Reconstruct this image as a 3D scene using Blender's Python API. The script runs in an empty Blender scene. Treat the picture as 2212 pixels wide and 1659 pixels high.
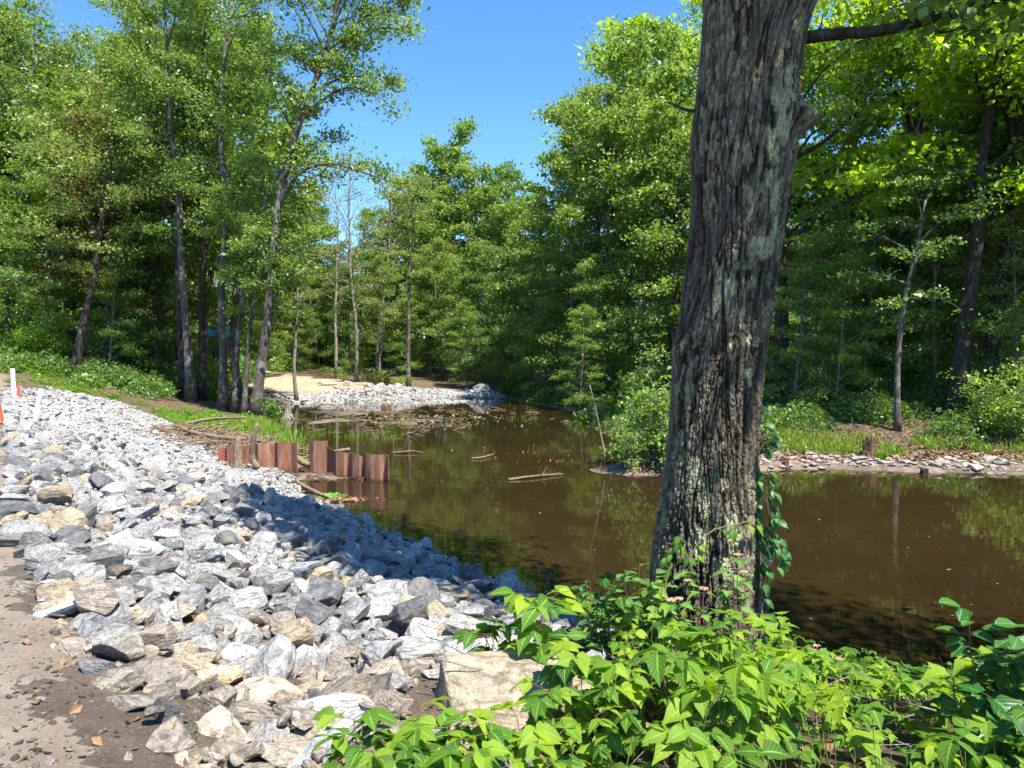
import bpy, bmesh, math, random
import numpy as np
from mathutils import Vector, Matrix, Euler

R = math.radians
rng = np.random.default_rng(11)
random.seed(11)
SC = bpy.context.scene
COL = SC.collection

# ------------------------------------------------------------------ camera
EYE = np.array([0.0, 0.0, 1.6])
FPX, CX, CY, HOR = 1560.0, 1106.0, 829.5, 770.0     # measured on a 2212 x 1659 copy of the photograph
PITCH = math.atan((CY - HOR) / FPX)
cam = bpy.data.cameras.new('camera')
cam.sensor_width = 36.0
cam.lens = 36.0 * FPX / 2212.0
cam.clip_start = 0.05
cam.clip_end = 2000
camo = bpy.data.objects.new('camera', cam)
COL.objects.link(camo)
camo.location = EYE
camo.rotation_euler = (R(90) - PITCH, 0, 0)
SC.camera = camo

# ------------------------------------------------------------------ sky and sun
SUN_EL = 62.0
SUN_AZ = math.atan2(0.63, -0.777)                     # where the sun stands, from +Y towards +X
w = bpy.data.worlds.new('World')
SC.world = w
w.use_nodes = True
wt = w.node_tree
sky = wt.nodes.new('ShaderNodeTexSky')
sky.sky_type = 'NISHITA'
sky.sun_disc = False
sky.sun_elevation = R(SUN_EL)
sky.sun_rotation = SUN_AZ
sky.altitude = 1800
sky.air_density = 1.0
sky.dust_density = 0.0
sky.ozone_density = 5.0
hs = wt.nodes.new('ShaderNodeHueSaturation')
hs.inputs['Saturation'].default_value = 1.16
bg = wt.nodes['Background']
wt.links.new(sky.outputs[0], hs.inputs['Color'])
wt.links.new(hs.outputs[0], bg.inputs['Color'])
bg.inputs['Strength'].default_value = 0.11
sun = bpy.data.lights.new('sun', 'SUN')
sun.energy = 4.2
sun.angle = R(0.5)
sun.color = (1.0, 0.95, 0.86)
suno = bpy.data.objects.new('sun', sun)
COL.objects.link(suno)
sdir = Vector((-math.sin(SUN_AZ) * math.cos(R(SUN_EL)), -math.cos(SUN_AZ) * math.cos(R(SUN_EL)), -math.sin(R(SUN_EL))))
suno.rotation_euler = sdir.to_track_quat('-Z', 'Y').to_euler()
suno.location = (30, -20, 60)
SC.view_settings.view_transform = 'Standard'
SC.view_settings.look = 'None'
SC.view_settings.gamma = 1.0
SC.view_settings.exposure = 1.65
SC.render.engine = 'CYCLES'
SC.cycles.max_bounces = 8
SC.cycles.diffuse_bounces = 4
SC.cycles.glossy_bounces = 3
SC.cycles.transmission_bounces = 6
SC.cycles.transparent_max_bounces = 8
SC.cycles.caustics_reflective = False
SC.cycles.caustics_refractive = False
SC.cycles.sample_clamp_indirect = 6
SC.cycles.use_denoising = True
SC.cycles.use_adaptive_sampling = True

# ------------------------------------------------------------------ helpers: pixels to the place
cp, sp = math.cos(PITCH), math.sin(PITCH)
def ray(px, py):
    a, b = (px - CX) / FPX, (CY - py) / FPX
    return np.array([a, cp + b * sp, -sp + b * cp])
def at(px, py, Y):
    d = ray(px, py)
    return EYE + d * (Y / d[1])
def atz(px, py, z):
    d = ray(px, py)
    return EYE + d * ((z - EYE[2]) / d[2])
def proj(P):
    P = np.asarray(P, float) - EYE
    f = P[..., 1] * cp - P[..., 2] * sp
    u = P[..., 1] * sp + P[..., 2] * cp
    f = np.where(f < 0.05, 0.05, f)
    return CX + FPX * P[..., 0] / f, CY - FPX * u / f

# ------------------------------------------------------------------ helpers: noise
def _h(i, j, k, seed):
    n = (i.astype(np.int64) * 374761393 + j.astype(np.int64) * 668265263 + k.astype(np.int64) * 2147483647 + seed * 974711) & 0xFFFFFFFF
    n = ((n ^ (n >> 13)) * 1274126177) & 0xFFFFFFFF
    n = ((n ^ (n >> 15)) * 2246822519) & 0xFFFFFFFF
    return ((n ^ (n >> 16)) & 0xFFFFFF) / float(0xFFFFFF)
def vnoise(P, seed=0):
    P = np.asarray(P, float)
    I = np.floor(P).astype(np.int64)
    f = P - I
    f = f * f * f * (f * (f * 6 - 15) + 10)
    i, j, k = I[..., 0], I[..., 1], I[..., 2]
    a, b, c = f[..., 0], f[..., 1], f[..., 2]
    r = 0
    for di in (0, 1):
        for dj in (0, 1):
            for dk in (0, 1):
                wgt = (a if di else 1 - a) * (b if dj else 1 - b) * (c if dk else 1 - c)
                r = r + wgt * _h(i + di, j + dj, k + dk, seed)
    return r
def fbm(P, o=3, seed=0):
    P = np.asarray(P, float)
    r, a, t = 0, 1.0, 0
    for q in range(o):
        r = r + a * vnoise(P * (2 ** q) + q * 17.3, seed + q)
        t += a
        a *= 0.5
    return r / t
def n2(x, y, s, seed=0, o=3):
    return fbm(np.stack([np.asarray(x) * s, np.asarray(y) * s, np.zeros_like(x)], -1), o, seed)
def sstep(a, b, x):
    t = np.clip((x - a) / (b - a), 0, 1)
    return t * t * (3 - 2 * t)

# ------------------------------------------------------------------ helpers: meshes and objects
def mesh(name, V, F, mat=None, smooth=False, attrs=None):
    """F: an (n,k) array or a list of such arrays. attrs: {name: (type, domain, array)}"""
    V = np.ascontiguousarray(V, dtype=np.float32)
    if isinstance(F, np.ndarray):
        F = [F]
    F = [f for f in F if len(f)]
    me = bpy.data.meshes.new(name)
    me.vertices.add(len(V))
    me.vertices.foreach_set('co', V.ravel())
    loops = np.concatenate([f.ravel() for f in F]).astype(np.int32)
    me.loops.add(len(loops))
    me.loops.foreach_set('vertex_index', loops)
    starts, o = [], 0
    for f in F:
        n, k = f.shape
        starts.append(o + np.arange(n) * k)
        o += n * k
    starts = np.concatenate(starts).astype(np.int32)
    me.polygons.add(len(starts))
    me.polygons.foreach_set('loop_start', starts)
    me.polygons.foreach_set('use_smooth', np.full(len(starts), smooth, dtype=bool))
    for an, (ty, dom, arr) in (attrs or {}).items():
        a = me.attributes.new(an, ty, dom)
        key = {'FLOAT': 'value', 'FLOAT_VECTOR': 'vector', 'FLOAT_COLOR': 'color'}[ty]
        a.data.foreach_set(key, np.ascontiguousarray(arr, dtype=np.float32).ravel())
    me.update(calc_edges=True)
    if mat:
        me.materials.append(mat)
    return me
def link(name, data, parent=None):
    o = bpy.data.objects.new(name, data)
    COL.objects.link(o)
    if parent:
        o.parent = parent
    return o
def tag(o, label=None, cat=None, group=None, kind=None):
    for k, v in (('label', label), ('category', cat), ('group', group), ('kind', kind)):
        if v:
            o[k] = v
    return o
def empty(name, loc, rot=(0, 0, 0), scale=1.0):
    o = link(name, None)
    o.location = loc
    o.rotation_euler = rot
    o.scale = (scale,) * 3 if not hasattr(scale, '__len__') else scale
    o.empty_display_size = 0.2
    return o
def copy_tree(o, parent=None):
    c = o.copy()
    COL.objects.link(c)
    c.parent = parent
    for ch in list(o.children):
        copy_tree(ch, c)
    return c

class Acc:
    def __init__(self):
        self.V, self.F, self.n = [], {}, 0
    def add(self, V, F):
        V = np.asarray(V, float)
        F = np.asarray(F, int)
        self.V.append(V)
        self.F.setdefault(F.shape[1], []).append(F + self.n)
        self.n += len(V)
    def get(self):
        return np.concatenate(self.V), [np.concatenate(f) for f in self.F.values()]
    def mesh(self, name, mat, smooth=True, attrs=None):
        V, F = self.get()
        return mesh(name, V, F, mat, smooth, attrs)

def tube(P, rad, sides=5, cap=True):
    P = np.asarray(P, float)
    n = len(P)
    rad = np.broadcast_to(np.asarray(rad, float), (n,))
    T = np.gradient(P, axis=0)
    T /= np.linalg.norm(T, axis=1)[:, None] + 1e-12
    ref = np.array([0.0, 0, 1]) if abs(T[0, 2]) < 0.9 else np.array([1.0, 0, 0])
    A = np.cross(T, ref)
    A /= np.linalg.norm(A, axis=1)[:, None] + 1e-9
    for i in range(1, n):
        a = A[i - 1] - T[i] * (A[i - 1] @ T[i])
        A[i] = a / (np.linalg.norm(a) + 1e-9)
    B = np.cross(T, A)
    th = np.arange(sides) * 2 * math.pi / sides
    V = P[:, None] + rad[:, None, None] * (A[:, None] * np.cos(th)[None, :, None] + B[:, None] * np.sin(th)[None, :, None])
    V = V.reshape(-1, 3)
    i, j = np.meshgrid(np.arange(n - 1), np.arange(sides), indexing='ij')
    i, j = i.ravel(), j.ravel()
    j2 = (j + 1) % sides
    F = np.stack([i * sides + j, i * sides + j2, (i + 1) * sides + j2, (i + 1) * sides + j], 1)
    if cap:
        V = np.concatenate([V, P[:1], P[-1:]])
        a, b = n * sides, n * sides + 1
        jj = np.arange(sides)
        c1 = np.stack([(jj + 1) % sides, jj, np.full(sides, a), np.full(sides, a)], 1)
        c2 = np.stack([(n - 1) * sides + jj, (n - 1) * sides + (jj + 1) % sides, np.full(sides, b), np.full(sides, b)], 1)
        return V, F, np.concatenate([c1[:, :3], c2[:, :3]])
    return V, F, None
def add_tube(acc, P, rad, sides=5, cap=False):
    V, F, C = tube(P, rad, sides, cap)
    base = acc.n
    acc.add(V, F)
    if cap:
        acc.F.setdefault(3, []).append(C + base)
def wob(a, b, n, amp, r=rng):
    a, b = np.asarray(a, float), np.asarray(b, float)
    t = np.linspace(0, 1, n)[:, None]
    P = a + (b - a) * t
    o = np.cumsum(r.normal(0, amp, (n, 3)), 0)
    o -= o[:1]
    o -= o[-1:] * t
    return P + o
def spline(P, n):
    P = np.asarray(P, float)
    m = len(P)
    Q = np.concatenate([2 * P[:1] - P[1:2], P, 2 * P[-1:] - P[-2:-1]])
    t = np.linspace(0, m - 1 - 1e-9, n)
    i = t.astype(int)
    f = (t - i)[:, None]
    a, b, c, d = Q[i], Q[i + 1], Q[i + 2], Q[i + 3]
    return 0.5 * (2 * b + (c - a) * f + (2 * a - 5 * b + 4 * c - d) * f ** 2 + (3 * b - a - 3 * c + d) * f ** 3)

# ------------------------------------------------------------------ materials
class NT:
    def __init__(self, name):
        self.m = bpy.data.materials.new(name)
        self.m.use_nodes = True
        self.t = self.m.node_tree
        self.b = self.t.nodes['Principled BSDF']
        self.out = self.t.nodes['Material Output']
    def n(self, ty, props=None, **ins):
        nd = self.t.nodes.new(ty)
        for k, v in (props or {}).items():
            setattr(nd, k, v)
        for k, v in ins.items():
            key = int(k[1:]) if k[0] == 'i' and k[1:].isdigit() else k.replace('_', ' ')
            self.set(nd.inputs[key], v)
        return nd
    def set(self, sock, v):
        if isinstance(v, bpy.types.NodeSocket):
            self.t.links.new(v, sock)
        elif isinstance(v, bpy.types.Node):
            self.t.links.new(v.outputs[0], sock)
        else:
            if hasattr(sock.default_value, '__len__') and len(sock.default_value) == 4 and len(v) == 3:
                v = (*v, 1)
            sock.default_value = v
    def noise(self, vec, scale, detail=4, rough=0.55, dist=0.0):
        nd = self.n('ShaderNodeTexNoise', Scale=scale, Detail=detail, Roughness=rough, Distortion=dist)
        if vec is not None:
            self.set(nd.inputs['Vector'], vec)
        return nd.outputs[0]
    def ramp(self, fac, stops):
        nd = self.n('ShaderNodeValToRGB')
        el = nd.color_ramp.elements
        while len(el) < len(stops):
            el.new(0.5)
        for e, (p, c) in zip(el, stops):
            e.position = p
            e.color = (*c, 1) if hasattr(c, '__len__') else (c, c, c, 1)
        self.set(nd.inputs[0], fac)
        return nd.outputs[0]
    def mix(self, fac, a, b, mode='MIX'):
        nd = self.n('ShaderNodeMix', dict(data_type='RGBA', blend_type=mode))
        self.set(nd.inputs[0], fac)
        self.set(nd.inputs[6], a)
        self.set(nd.inputs[7], b)
        return nd.outputs[2]
    def math(self, op, a, b=0.0, c=0.0):
        nd = self.n('ShaderNodeMath', dict(operation=op))
        self.set(nd.inputs[0], a)
        self.set(nd.inputs[1], b)
        self.set(nd.inputs[2], c)
        return nd.outputs[0]
    def attr(self, name, out='Fac', ty='GEOMETRY'):
        nd = self.n('ShaderNodeAttribute', dict(attribute_name=name, attribute_type=ty))
        return nd.outputs[out]
    def bump(self, h, strength=0.5, dist=0.02):
        nd = self.n('ShaderNodeBump', Height=h, Strength=strength, Distance=dist)
        self.set(self.b.inputs['Normal'], nd.outputs[0])
        return nd.outputs[0]
    def base(self, c, rough=0.9, spec=0.3):
        self.set(self.b.inputs['Base Color'], c)
        self.set(self.b.inputs['Roughness'], rough)
        self.b.inputs['Specular IOR Level'].default_value = spec
        return self
    def pos(self):
        return self.n('ShaderNodeNewGeometry').outputs['Position']

def leaf_mat(name, dark, mid, light, trans=0.4, tcol=None, rough=0.40, veins=False, spec=0.5):
    k = NT(name)
    f = k.attr('rnd')
    c = k.ramp(f, [(0.0, dark), (0.5, mid), (1.0, light)])
    if veins:
        uv = k.attr('luv', 'Vector')
        s = k.n('ShaderNodeSeparateXYZ', Vector=uv)
        av = k.math('ABSOLUTE', s.outputs[1])
        side = k.math('SUBTRACT', s.outputs[0], k.math('MULTIPLY', av, 0.55))
        wv = k.math('ABSOLUTE', k.math('SINE', k.math('MULTIPLY', side, 22.0)))
        v1 = k.math('LESS_THAN', wv, 0.22)
        v2 = k.math('LESS_THAN', av, 0.045)
        vein = k.math('MAXIMUM', k.math('MULTIPLY', v1, 0.35), k.math('MULTIPLY', v2, 0.8))
        blot = k.noise(k.pos(), 38.0, 3)
        c = k.mix(k.math('MULTIPLY', blot, 0.28), c, tuple(x * 0.55 for x in dark))
        c = k.mix(k.ramp(k.noise(k.pos(), 21.0, 4, 0.7), [(0.63, 0.0), (0.70, 0.7)]), c, (0.16, 0.115, 0.03))
        c = k.mix(vein, c, tuple(min(1, x * 1.9 + 0.015) for x in mid))
        k.bump(k.math('SUBTRACT', wv, k.math('MULTIPLY', v2, 1.0)), 0.35, 0.003)
    k.base(c, rough, spec)
    tr = k.n('ShaderNodeBsdfTranslucent')
    tm = k.mix(1.0, c, tcol or (1.9, 1.8, 0.75), 'MULTIPLY')
    k.set(tr.inputs['Color'], tm)
    mx = k.n('ShaderNodeMixShader')
    mx.inputs[0].default_value = trans
    k.t.links.new(k.b.outputs[0], mx.inputs[1])
    k.t.links.new(tr.outputs[0], mx.inputs[2])
    k.t.links.new(mx.outputs[0], k.out.inputs['Surface'])
    return k.m

M = {}
M['leaf_mid'] = leaf_mat('maple_leaves', (0.066, 0.126, 0.026), (0.150, 0.245, 0.046), (0.265, 0.365, 0.085), 0.46)
M['leaf_dark'] = leaf_mat('beech_leaves', (0.046, 0.105, 0.024), (0.110, 0.205, 0.040), (0.210, 0.320, 0.072), 0.44)
M['leaf_yel'] = leaf_mat('oak_leaves', (0.115, 0.205, 0.012), (0.21, 0.335, 0.016), (0.31, 0.43, 0.024), 0.55)
M['leaf_olive'] = leaf_mat('hickory_leaves', (0.085, 0.135, 0.032), (0.170, 0.235, 0.055), (0.265, 0.335, 0.085), 0.45)
M['leaf_red'] = leaf_mat('young_leaves', (0.09, 0.07, 0.02), (0.13, 0.12, 0.02), (0.22, 0.12, 0.04), 0.4)
M['leaf_shrub'] = leaf_mat('shrub_leaves', (0.085, 0.155, 0.028), (0.170, 0.285, 0.050), (0.270, 0.390, 0.085), 0.48)
M['leaf_herb'] = leaf_mat('herb_leaves', (0.070, 0.150, 0.012), (0.140, 0.270, 0.018), (0.225, 0.360, 0.028), 0.45)
M['leaf_fg'] = leaf_mat('creeper_leaves', (0.036, 0.108, 0.016), (0.112, 0.228, 0.020), (0.290, 0.395, 0.024), 0.44, veins=True, rough=0.6, spec=0.3)
M['leaf_vine'] = leaf_mat('vine_leaves', (0.022, 0.090, 0.016), (0.045, 0.140, 0.018), (0.085, 0.190, 0.024), 0.32, veins=True, rough=0.38)
M['leaf_viburnum'] = leaf_mat('viburnum_leaves', (0.060, 0.150, 0.030), (0.105, 0.215, 0.036), (0.170, 0.290, 0.045), 0.36, veins=True, rough=0.55)  # the viburnum's own greens, shared by a sapling and the floating weed
M['grass'] = leaf_mat('grass_blades', (0.085, 0.155, 0.014), (0.150, 0.250, 0.020), (0.240, 0.340, 0.035), 0.45)

def bark_mat(name, a, b, c, sc=1.0, lich=0.52):
    k = NT(name)
    co = k.n('ShaderNodeTexCoord').outputs['Object']
    mp = k.n('ShaderNodeMapping', Vector=co)
    mp.inputs['Scale'].default_value = (9 * sc, 9 * sc, 2.2 * sc)
    n1 = k.noise(mp.outputs[0], 1.6, 6, 0.65, 0.6)
    n2_ = k.noise(co, 2.1 * sc, 4, 0.6)
    col = k.ramp(n1, [(0.3, a), (0.55, b), (0.8, c)])
    lm = k.ramp(n2_, [(lich, 0.0), (lich + 0.08, 0.6)])
    col = k.mix(lm, col, (0.24, 0.26, 0.21))
    k.base(col, 0.95, 0.15)
    k.bump(n1, 0.8, 0.05)
    return k.m
M['bark'] = bark_mat('grey_bark', (0.035, 0.028, 0.022), (0.105, 0.088, 0.068), (0.20, 0.175, 0.145))
M['bark_pale'] = bark_mat('pale_bark', (0.08, 0.068, 0.055), (0.20, 0.178, 0.15), (0.36, 0.33, 0.29))
M['bark_dark'] = bark_mat('dark_bark', (0.018, 0.014, 0.011), (0.052, 0.042, 0.033), (0.10, 0.085, 0.07), lich=0.62)
M['dead'] = bark_mat('weathered_wood', (0.09, 0.075, 0.06), (0.25, 0.215, 0.18), (0.44, 0.39, 0.33), lich=0.9)
M['drift'] = bark_mat('driftwood', (0.10, 0.066, 0.040), (0.26, 0.185, 0.12), (0.44, 0.34, 0.24), 2.0, lich=0.9)
M['rotten'] = bark_mat('rotten_wood', (0.045, 0.027, 0.015), (0.15, 0.092, 0.055), (0.30, 0.21, 0.14), 2.5, lich=0.9)

# hero bark: displaced mesh with height and lichen attributes
k = NT('furrowed_lichen_bark')
co = k.n('ShaderNodeTexCoord').outputs['Object']
hgt = k.attr('ridge')
lic = k.attr('lichen')
fn = k.noise(co, 60, 5, 0.7)
fn2 = k.noise(co, 7, 3)
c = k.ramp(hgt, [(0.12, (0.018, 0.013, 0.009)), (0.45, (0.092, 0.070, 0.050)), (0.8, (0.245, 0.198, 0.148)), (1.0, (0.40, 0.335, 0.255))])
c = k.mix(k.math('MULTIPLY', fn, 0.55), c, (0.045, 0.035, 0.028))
c = k.mix(k.ramp(fn2, [(0.45, 0.0), (0.75, 0.45)]), c, (0.10, 0.095, 0.06))
lcol = k.ramp(k.noise(co, 34, 4, 0.7), [(0.3, (0.18, 0.175, 0.09)), (0.5, (0.45, 0.44, 0.26)), (0.75, (0.70, 0.67, 0.43))])
lm = k.math('MULTIPLY', lic, k.ramp(k.noise(co, 26, 5, 0.75), [(0.30, 0.35), (0.46, 1.0)]))
c = k.mix(lm, c, lcol)
k.base(c, 0.95, 0.12)
k.bump(k.noise(co, 70, 8, 0.8), 1.0, 0.02)
M['hero_bark'] = k.m

# rock
def rock_mat(name, wet=False):
    k = NT(name)
    lc = k.attr('rco', 'Vector')
    oi = k.n('ShaderNodeObjectInfo')
    tone = k.mix(1.0, k.attr('tone', 'Color'), oi.outputs['Color'], 'MULTIPLY')
    mp = k.n('ShaderNodeMapping', Vector=lc)
    mp.inputs['Scale'].default_value = (1.2, 1.5, 5.0)
    band = k.noise(mp.outputs[0], 2.2, 6, 0.62, 1.4)
    sp_ = k.noise(lc, 15.0, 3, 0.8)
    dark = k.mix(1.0, tone, (0.36, 0.37, 0.40), 'MULTIPLY')
    lite = k.mix(1.0, tone, (1.32, 1.31, 1.28), 'MULTIPLY')
    c = k.mix(k.ramp(band, [(0.34, 0.0), (0.62, 1.0)]), dark, lite)
    c = k.mix(k.ramp(sp_, [(0.34, 0.75), (0.50, 0.0)]), c, dark)
    c = k.mix(k.ramp(k.noise(lc, 26.0, 2, 0.8), [(0.58, 0.0), (0.68, 0.5)]), c, lite)
    c = k.mix(k.ramp(k.noise(lc, 1.7, 3), [(0.56, 0.0), (0.75, 0.4)]), c, (0.40, 0.31, 0.21))
    k.base(c, 0.8 if not wet else 0.35, 0.25)
    h = k.math('ADD', k.math('MULTIPLY', band, 0.8), k.math('MULTIPLY', k.noise(lc, 8, 6, 0.7), 0.7))
    k.bump(h, 1.0, 0.045)
    return k.m
M['rock'] = rock_mat('banded_gneiss')

def ground(name, stops, scale, fine, fcol, fth=(0.5, 0.62), bump=0.6, bd=0.03, big=None, rough=0.95):
    k = NT(name)
    p = k.pos()
    c = k.ramp(k.noise(p, scale, 6, 0.65), stops)
    if big:
        c = k.mix(k.ramp(k.noise(p, big[0], 3), [(0.42, 0.0), (0.62, big[2])]), c, big[1])
    f = k.noise(p, fine, 4, 0.7)
    c = k.mix(k.ramp(f, [(fth[0], 0.0), (fth[1], 0.75)]), c, fcol)
    k.base(c, rough, 0.2)
    k.bump(k.math('ADD', f, k.noise(p, fine * 2.7, 5, 0.7)), bump, bd)
    return k.m
M['path'] = ground('packed_dirt', [(0.25, (0.125, 0.096, 0.072)), (0.5, (0.195, 0.156, 0.121)), (0.75, (0.265, 0.22, 0.176))], 3.0, 55, (0.30, 0.265, 0.23), (0.56, 0.66), 0.6, 0.012, (0.8, (0.155, 0.116, 0.084), 0.8))
M['bed'] = ground('crushed_stone_bed', [(0.3, (0.11, 0.10, 0.09)), (0.55, (0.24, 0.22, 0.20)), (0.8, (0.38, 0.36, 0.33))], 8.0, 40, (0.10, 0.09, 0.08), (0.5, 0.6), 1.0, 0.04)
M['soil'] = ground('loose_soil', [(0.25, (0.105, 0.077, 0.055)), (0.5, (0.19, 0.148, 0.111)), (0.75, (0.27, 0.218, 0.171))], 7.0, 60, (0.42, 0.36, 0.29), (0.56, 0.68), 1.0, 0.03, (1.6, (0.15, 0.098, 0.066), 0.6))
M['litter'] = ground('leaf_litter', [(0.25, (0.045, 0.030, 0.018)), (0.5, (0.14, 0.092, 0.058)), (0.75, (0.29, 0.20, 0.135))], 5.0, 22, (0.36, 0.25, 0.17), (0.54, 0.66), 1.0, 0.06, (0.35, (0.05, 0.07, 0.02), 0.5))
M['sand'] = ground('yellow_sand', [(0.3, (0.26, 0.20, 0.13)), (0.6, (0.35, 0.28, 0.19)), (0.8, (0.41, 0.34, 0.24))], 0.7, 9, (0.38, 0.27, 0.16), (0.55, 0.7), 0.4, 0.05)
M['mud'] = ground('wet_mud', [(0.25, (0.075, 0.056, 0.042)), (0.5, (0.19, 0.145, 0.11)), (0.75, (0.33, 0.265, 0.21))], 2.6, 14, (0.33, 0.25, 0.18), (0.55, 0.68), 0.8, 0.05, (0.5, (0.07, 0.055, 0.035), 0.6), 0.6)

# water: opaque murky brown under a mirror of the trees
k = NT('murky_pond_water')
p = k.pos()
c = k.ramp(k.noise(p, 0.16, 3), [(0.3, (0.0185, 0.0115, 0.0040)), (0.7, (0.029, 0.0175, 0.0058))])
k.base(c, 0.012, 0.5)
k.b.inputs['IOR'].default_value = 1.33
mp = k.n('ShaderNodeMapping', Vector=p)
mp.inputs['Scale'].default_value = (1.0, 1.6, 1.0)
k.bump(k.math('ADD', k.noise(mp.outputs[0], 1.3, 3, 0.5), k.math('MULTIPLY', k.noise(mp.outputs[0], 7, 2, 0.5), 0.12)), 0.06, 0.05)
M['water'] = k.m

# rusted steel
k = NT('rusted_steel')
co = k.n('ShaderNodeTexCoord').outputs['Object']
mp = k.n('ShaderNodeMapping', Vector=co)
mp.inputs['Scale'].default_value = (5, 5, 1.1)
c = k.ramp(k.noise(mp.outputs[0], 1.8, 6, 0.65), [(0.25, (0.12, 0.050, 0.031)), (0.5, (0.27, 0.128, 0.078)), (0.75, (0.39, 0.21, 0.135))])
c = k.mix(k.ramp(k.noise(co, 13, 5, 0.7), [(0.55, 0.0), (0.72, 0.6)]), c, (0.055, 0.026, 0.02))
tn = k.attr('tint', 'Color')
c = k.mix(1.0, c, tn, 'MULTIPLY')
sz_ = k.n('ShaderNodeSeparateXYZ', Vector=co)
c = k.mix(k.ramp(k.math('ADD', sz_.outputs[2], k.math('MULTIPLY', k.noise(co, 6, 3), 0.12)), [(0.08, 0.75), (0.17, 0.0)]), c, (0.045, 0.03, 0.022))
k.base(c, 0.75, 0.3)
k.bump(k.noise(co, 40, 5, 0.7), 0.4, 0.01)
M['rust'] = k.m

def flat(name, c, rough=0.5, spec=0.4, var=0.12, sc=8):
    k = NT(name)
    n_ = k.noise(k.n('ShaderNodeTexCoord').outputs['Object'], sc, 4, 0.6)
    k.base(k.mix(n_, tuple(x * (1 - var) for x in c), tuple(min(1, x * (1 + var)) for x in c)), rough, spec)
    return k.m
M['white'] = flat('white_pvc', (0.78, 0.78, 0.80), 0.4)
M['sleeve'] = flat('grey_reflective_sleeve', (0.52, 0.54, 0.57), 0.35)
M['cone'] = flat('orange_cone_plastic', (0.80, 0.075, 0.025), 0.45)
M['black'] = flat('black_rubber', (0.025, 0.025, 0.027), 0.7)
M['blue'] = flat('blue_painted_roof', (0.055, 0.30, 0.46), 0.5)
M['brick'] = flat('red_brown_siding', (0.26, 0.155, 0.11), 0.85, sc=20, var=0.3)
M['stem'] = flat('brown_stem', (0.13, 0.085, 0.05), 0.8)
M['gstem'] = flat('green_stem', (0.14, 0.17, 0.05), 0.7)
M['flower'] = flat('tan_pink_flowers', (0.42, 0.25, 0.16), 0.8, var=0.3, sc=60)
M['dry'] = flat('dry_leaf', (0.22, 0.125, 0.065), 0.8, var=0.4, sc=30)

# ------------------------------------------------------------------ the lie of the land
ZW = -1.6
NV = np.array([0.814, 0.581])       # across the dam, towards the water
UV_ = np.array([-0.581, 0.814])     # along the dam, away from the camera
def dam_s(x, y):
    return NV[0] * x + NV[1] * y - 0.10
def dam_t(x, y):
    return UV_[0] * x + UV_[1] * y
def wz(px, py):
    return tuple(atz(px, py, ZW)[:2])
POND = np.array([
    (0.9, 8.4), (1.6, 7.5), (2.6, 6.9), (4.2, 6.6), (7.0, 6.4), (11, 6.0), (17, 6.0), (24, 9), (26, 14), (22, 18.2),
    (17, 19.6), (14, 19.5), (12.3, 19.8), (10.4, 20.3), (8.4, 20.4), (6.8, 20.0), (5.6, 21.6), (5.4, 24.5), (6.2, 27.5), (5.6, 33), (4.4, 40), (2.2, 47), (0.2, 53),
    (-1.0, 56), (-3.0, 55.5), (-5.5, 52.5), (-9.5, 50.5), (-14, 50.5), (-17.5, 48.0), (-14.8, 42), (-11.9, 36), (-10.0, 30.5), (-8.2, 26),
    (-6.9, 22.5), (-6.1, 19.9), (-6.4, 18.9), (-5.3, 17.0), (-4.0, 15.2), (-2.1, 12.2), (-0.6, 10.2)])
def sd_poly(x, y, P):
    x, y = np.asarray(x, float), np.asarray(y, float)
    d = np.full(x.shape, 1e18)
    ins = np.zeros(x.shape, bool)
    for i in range(len(P)):
        a, b = P[i], P[(i + 1) % len(P)]
        e = b - a
        wx, wy = x - a[0], y - a[1]
        t = np.clip((wx * e[0] + wy * e[1]) / (e @ e), 0, 1)
        d = np.minimum(d, (wx - e[0] * t) ** 2 + (wy - e[1] * t) ** 2)
        c = ((a[1] <= y) & (b[1] > y)) | ((b[1] <= y) & (a[1] > y))
        with np.errstate(divide='ignore', invalid='ignore'):
            xi = a[0] + (y - a[1]) / (b[1] - a[1]) * e[0] if b[1] != a[1] else a[0]
        ins ^= c & (x < xi)
    d = np.sqrt(d)
    return np.where(ins, -d, d)
MUDC = np.array([wz(620, 885), wz(700, 880), wz(830, 882), wz(930, 890), wz(990, 915), wz(900, 925), wz(760, 915), wz(640, 920)])
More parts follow.
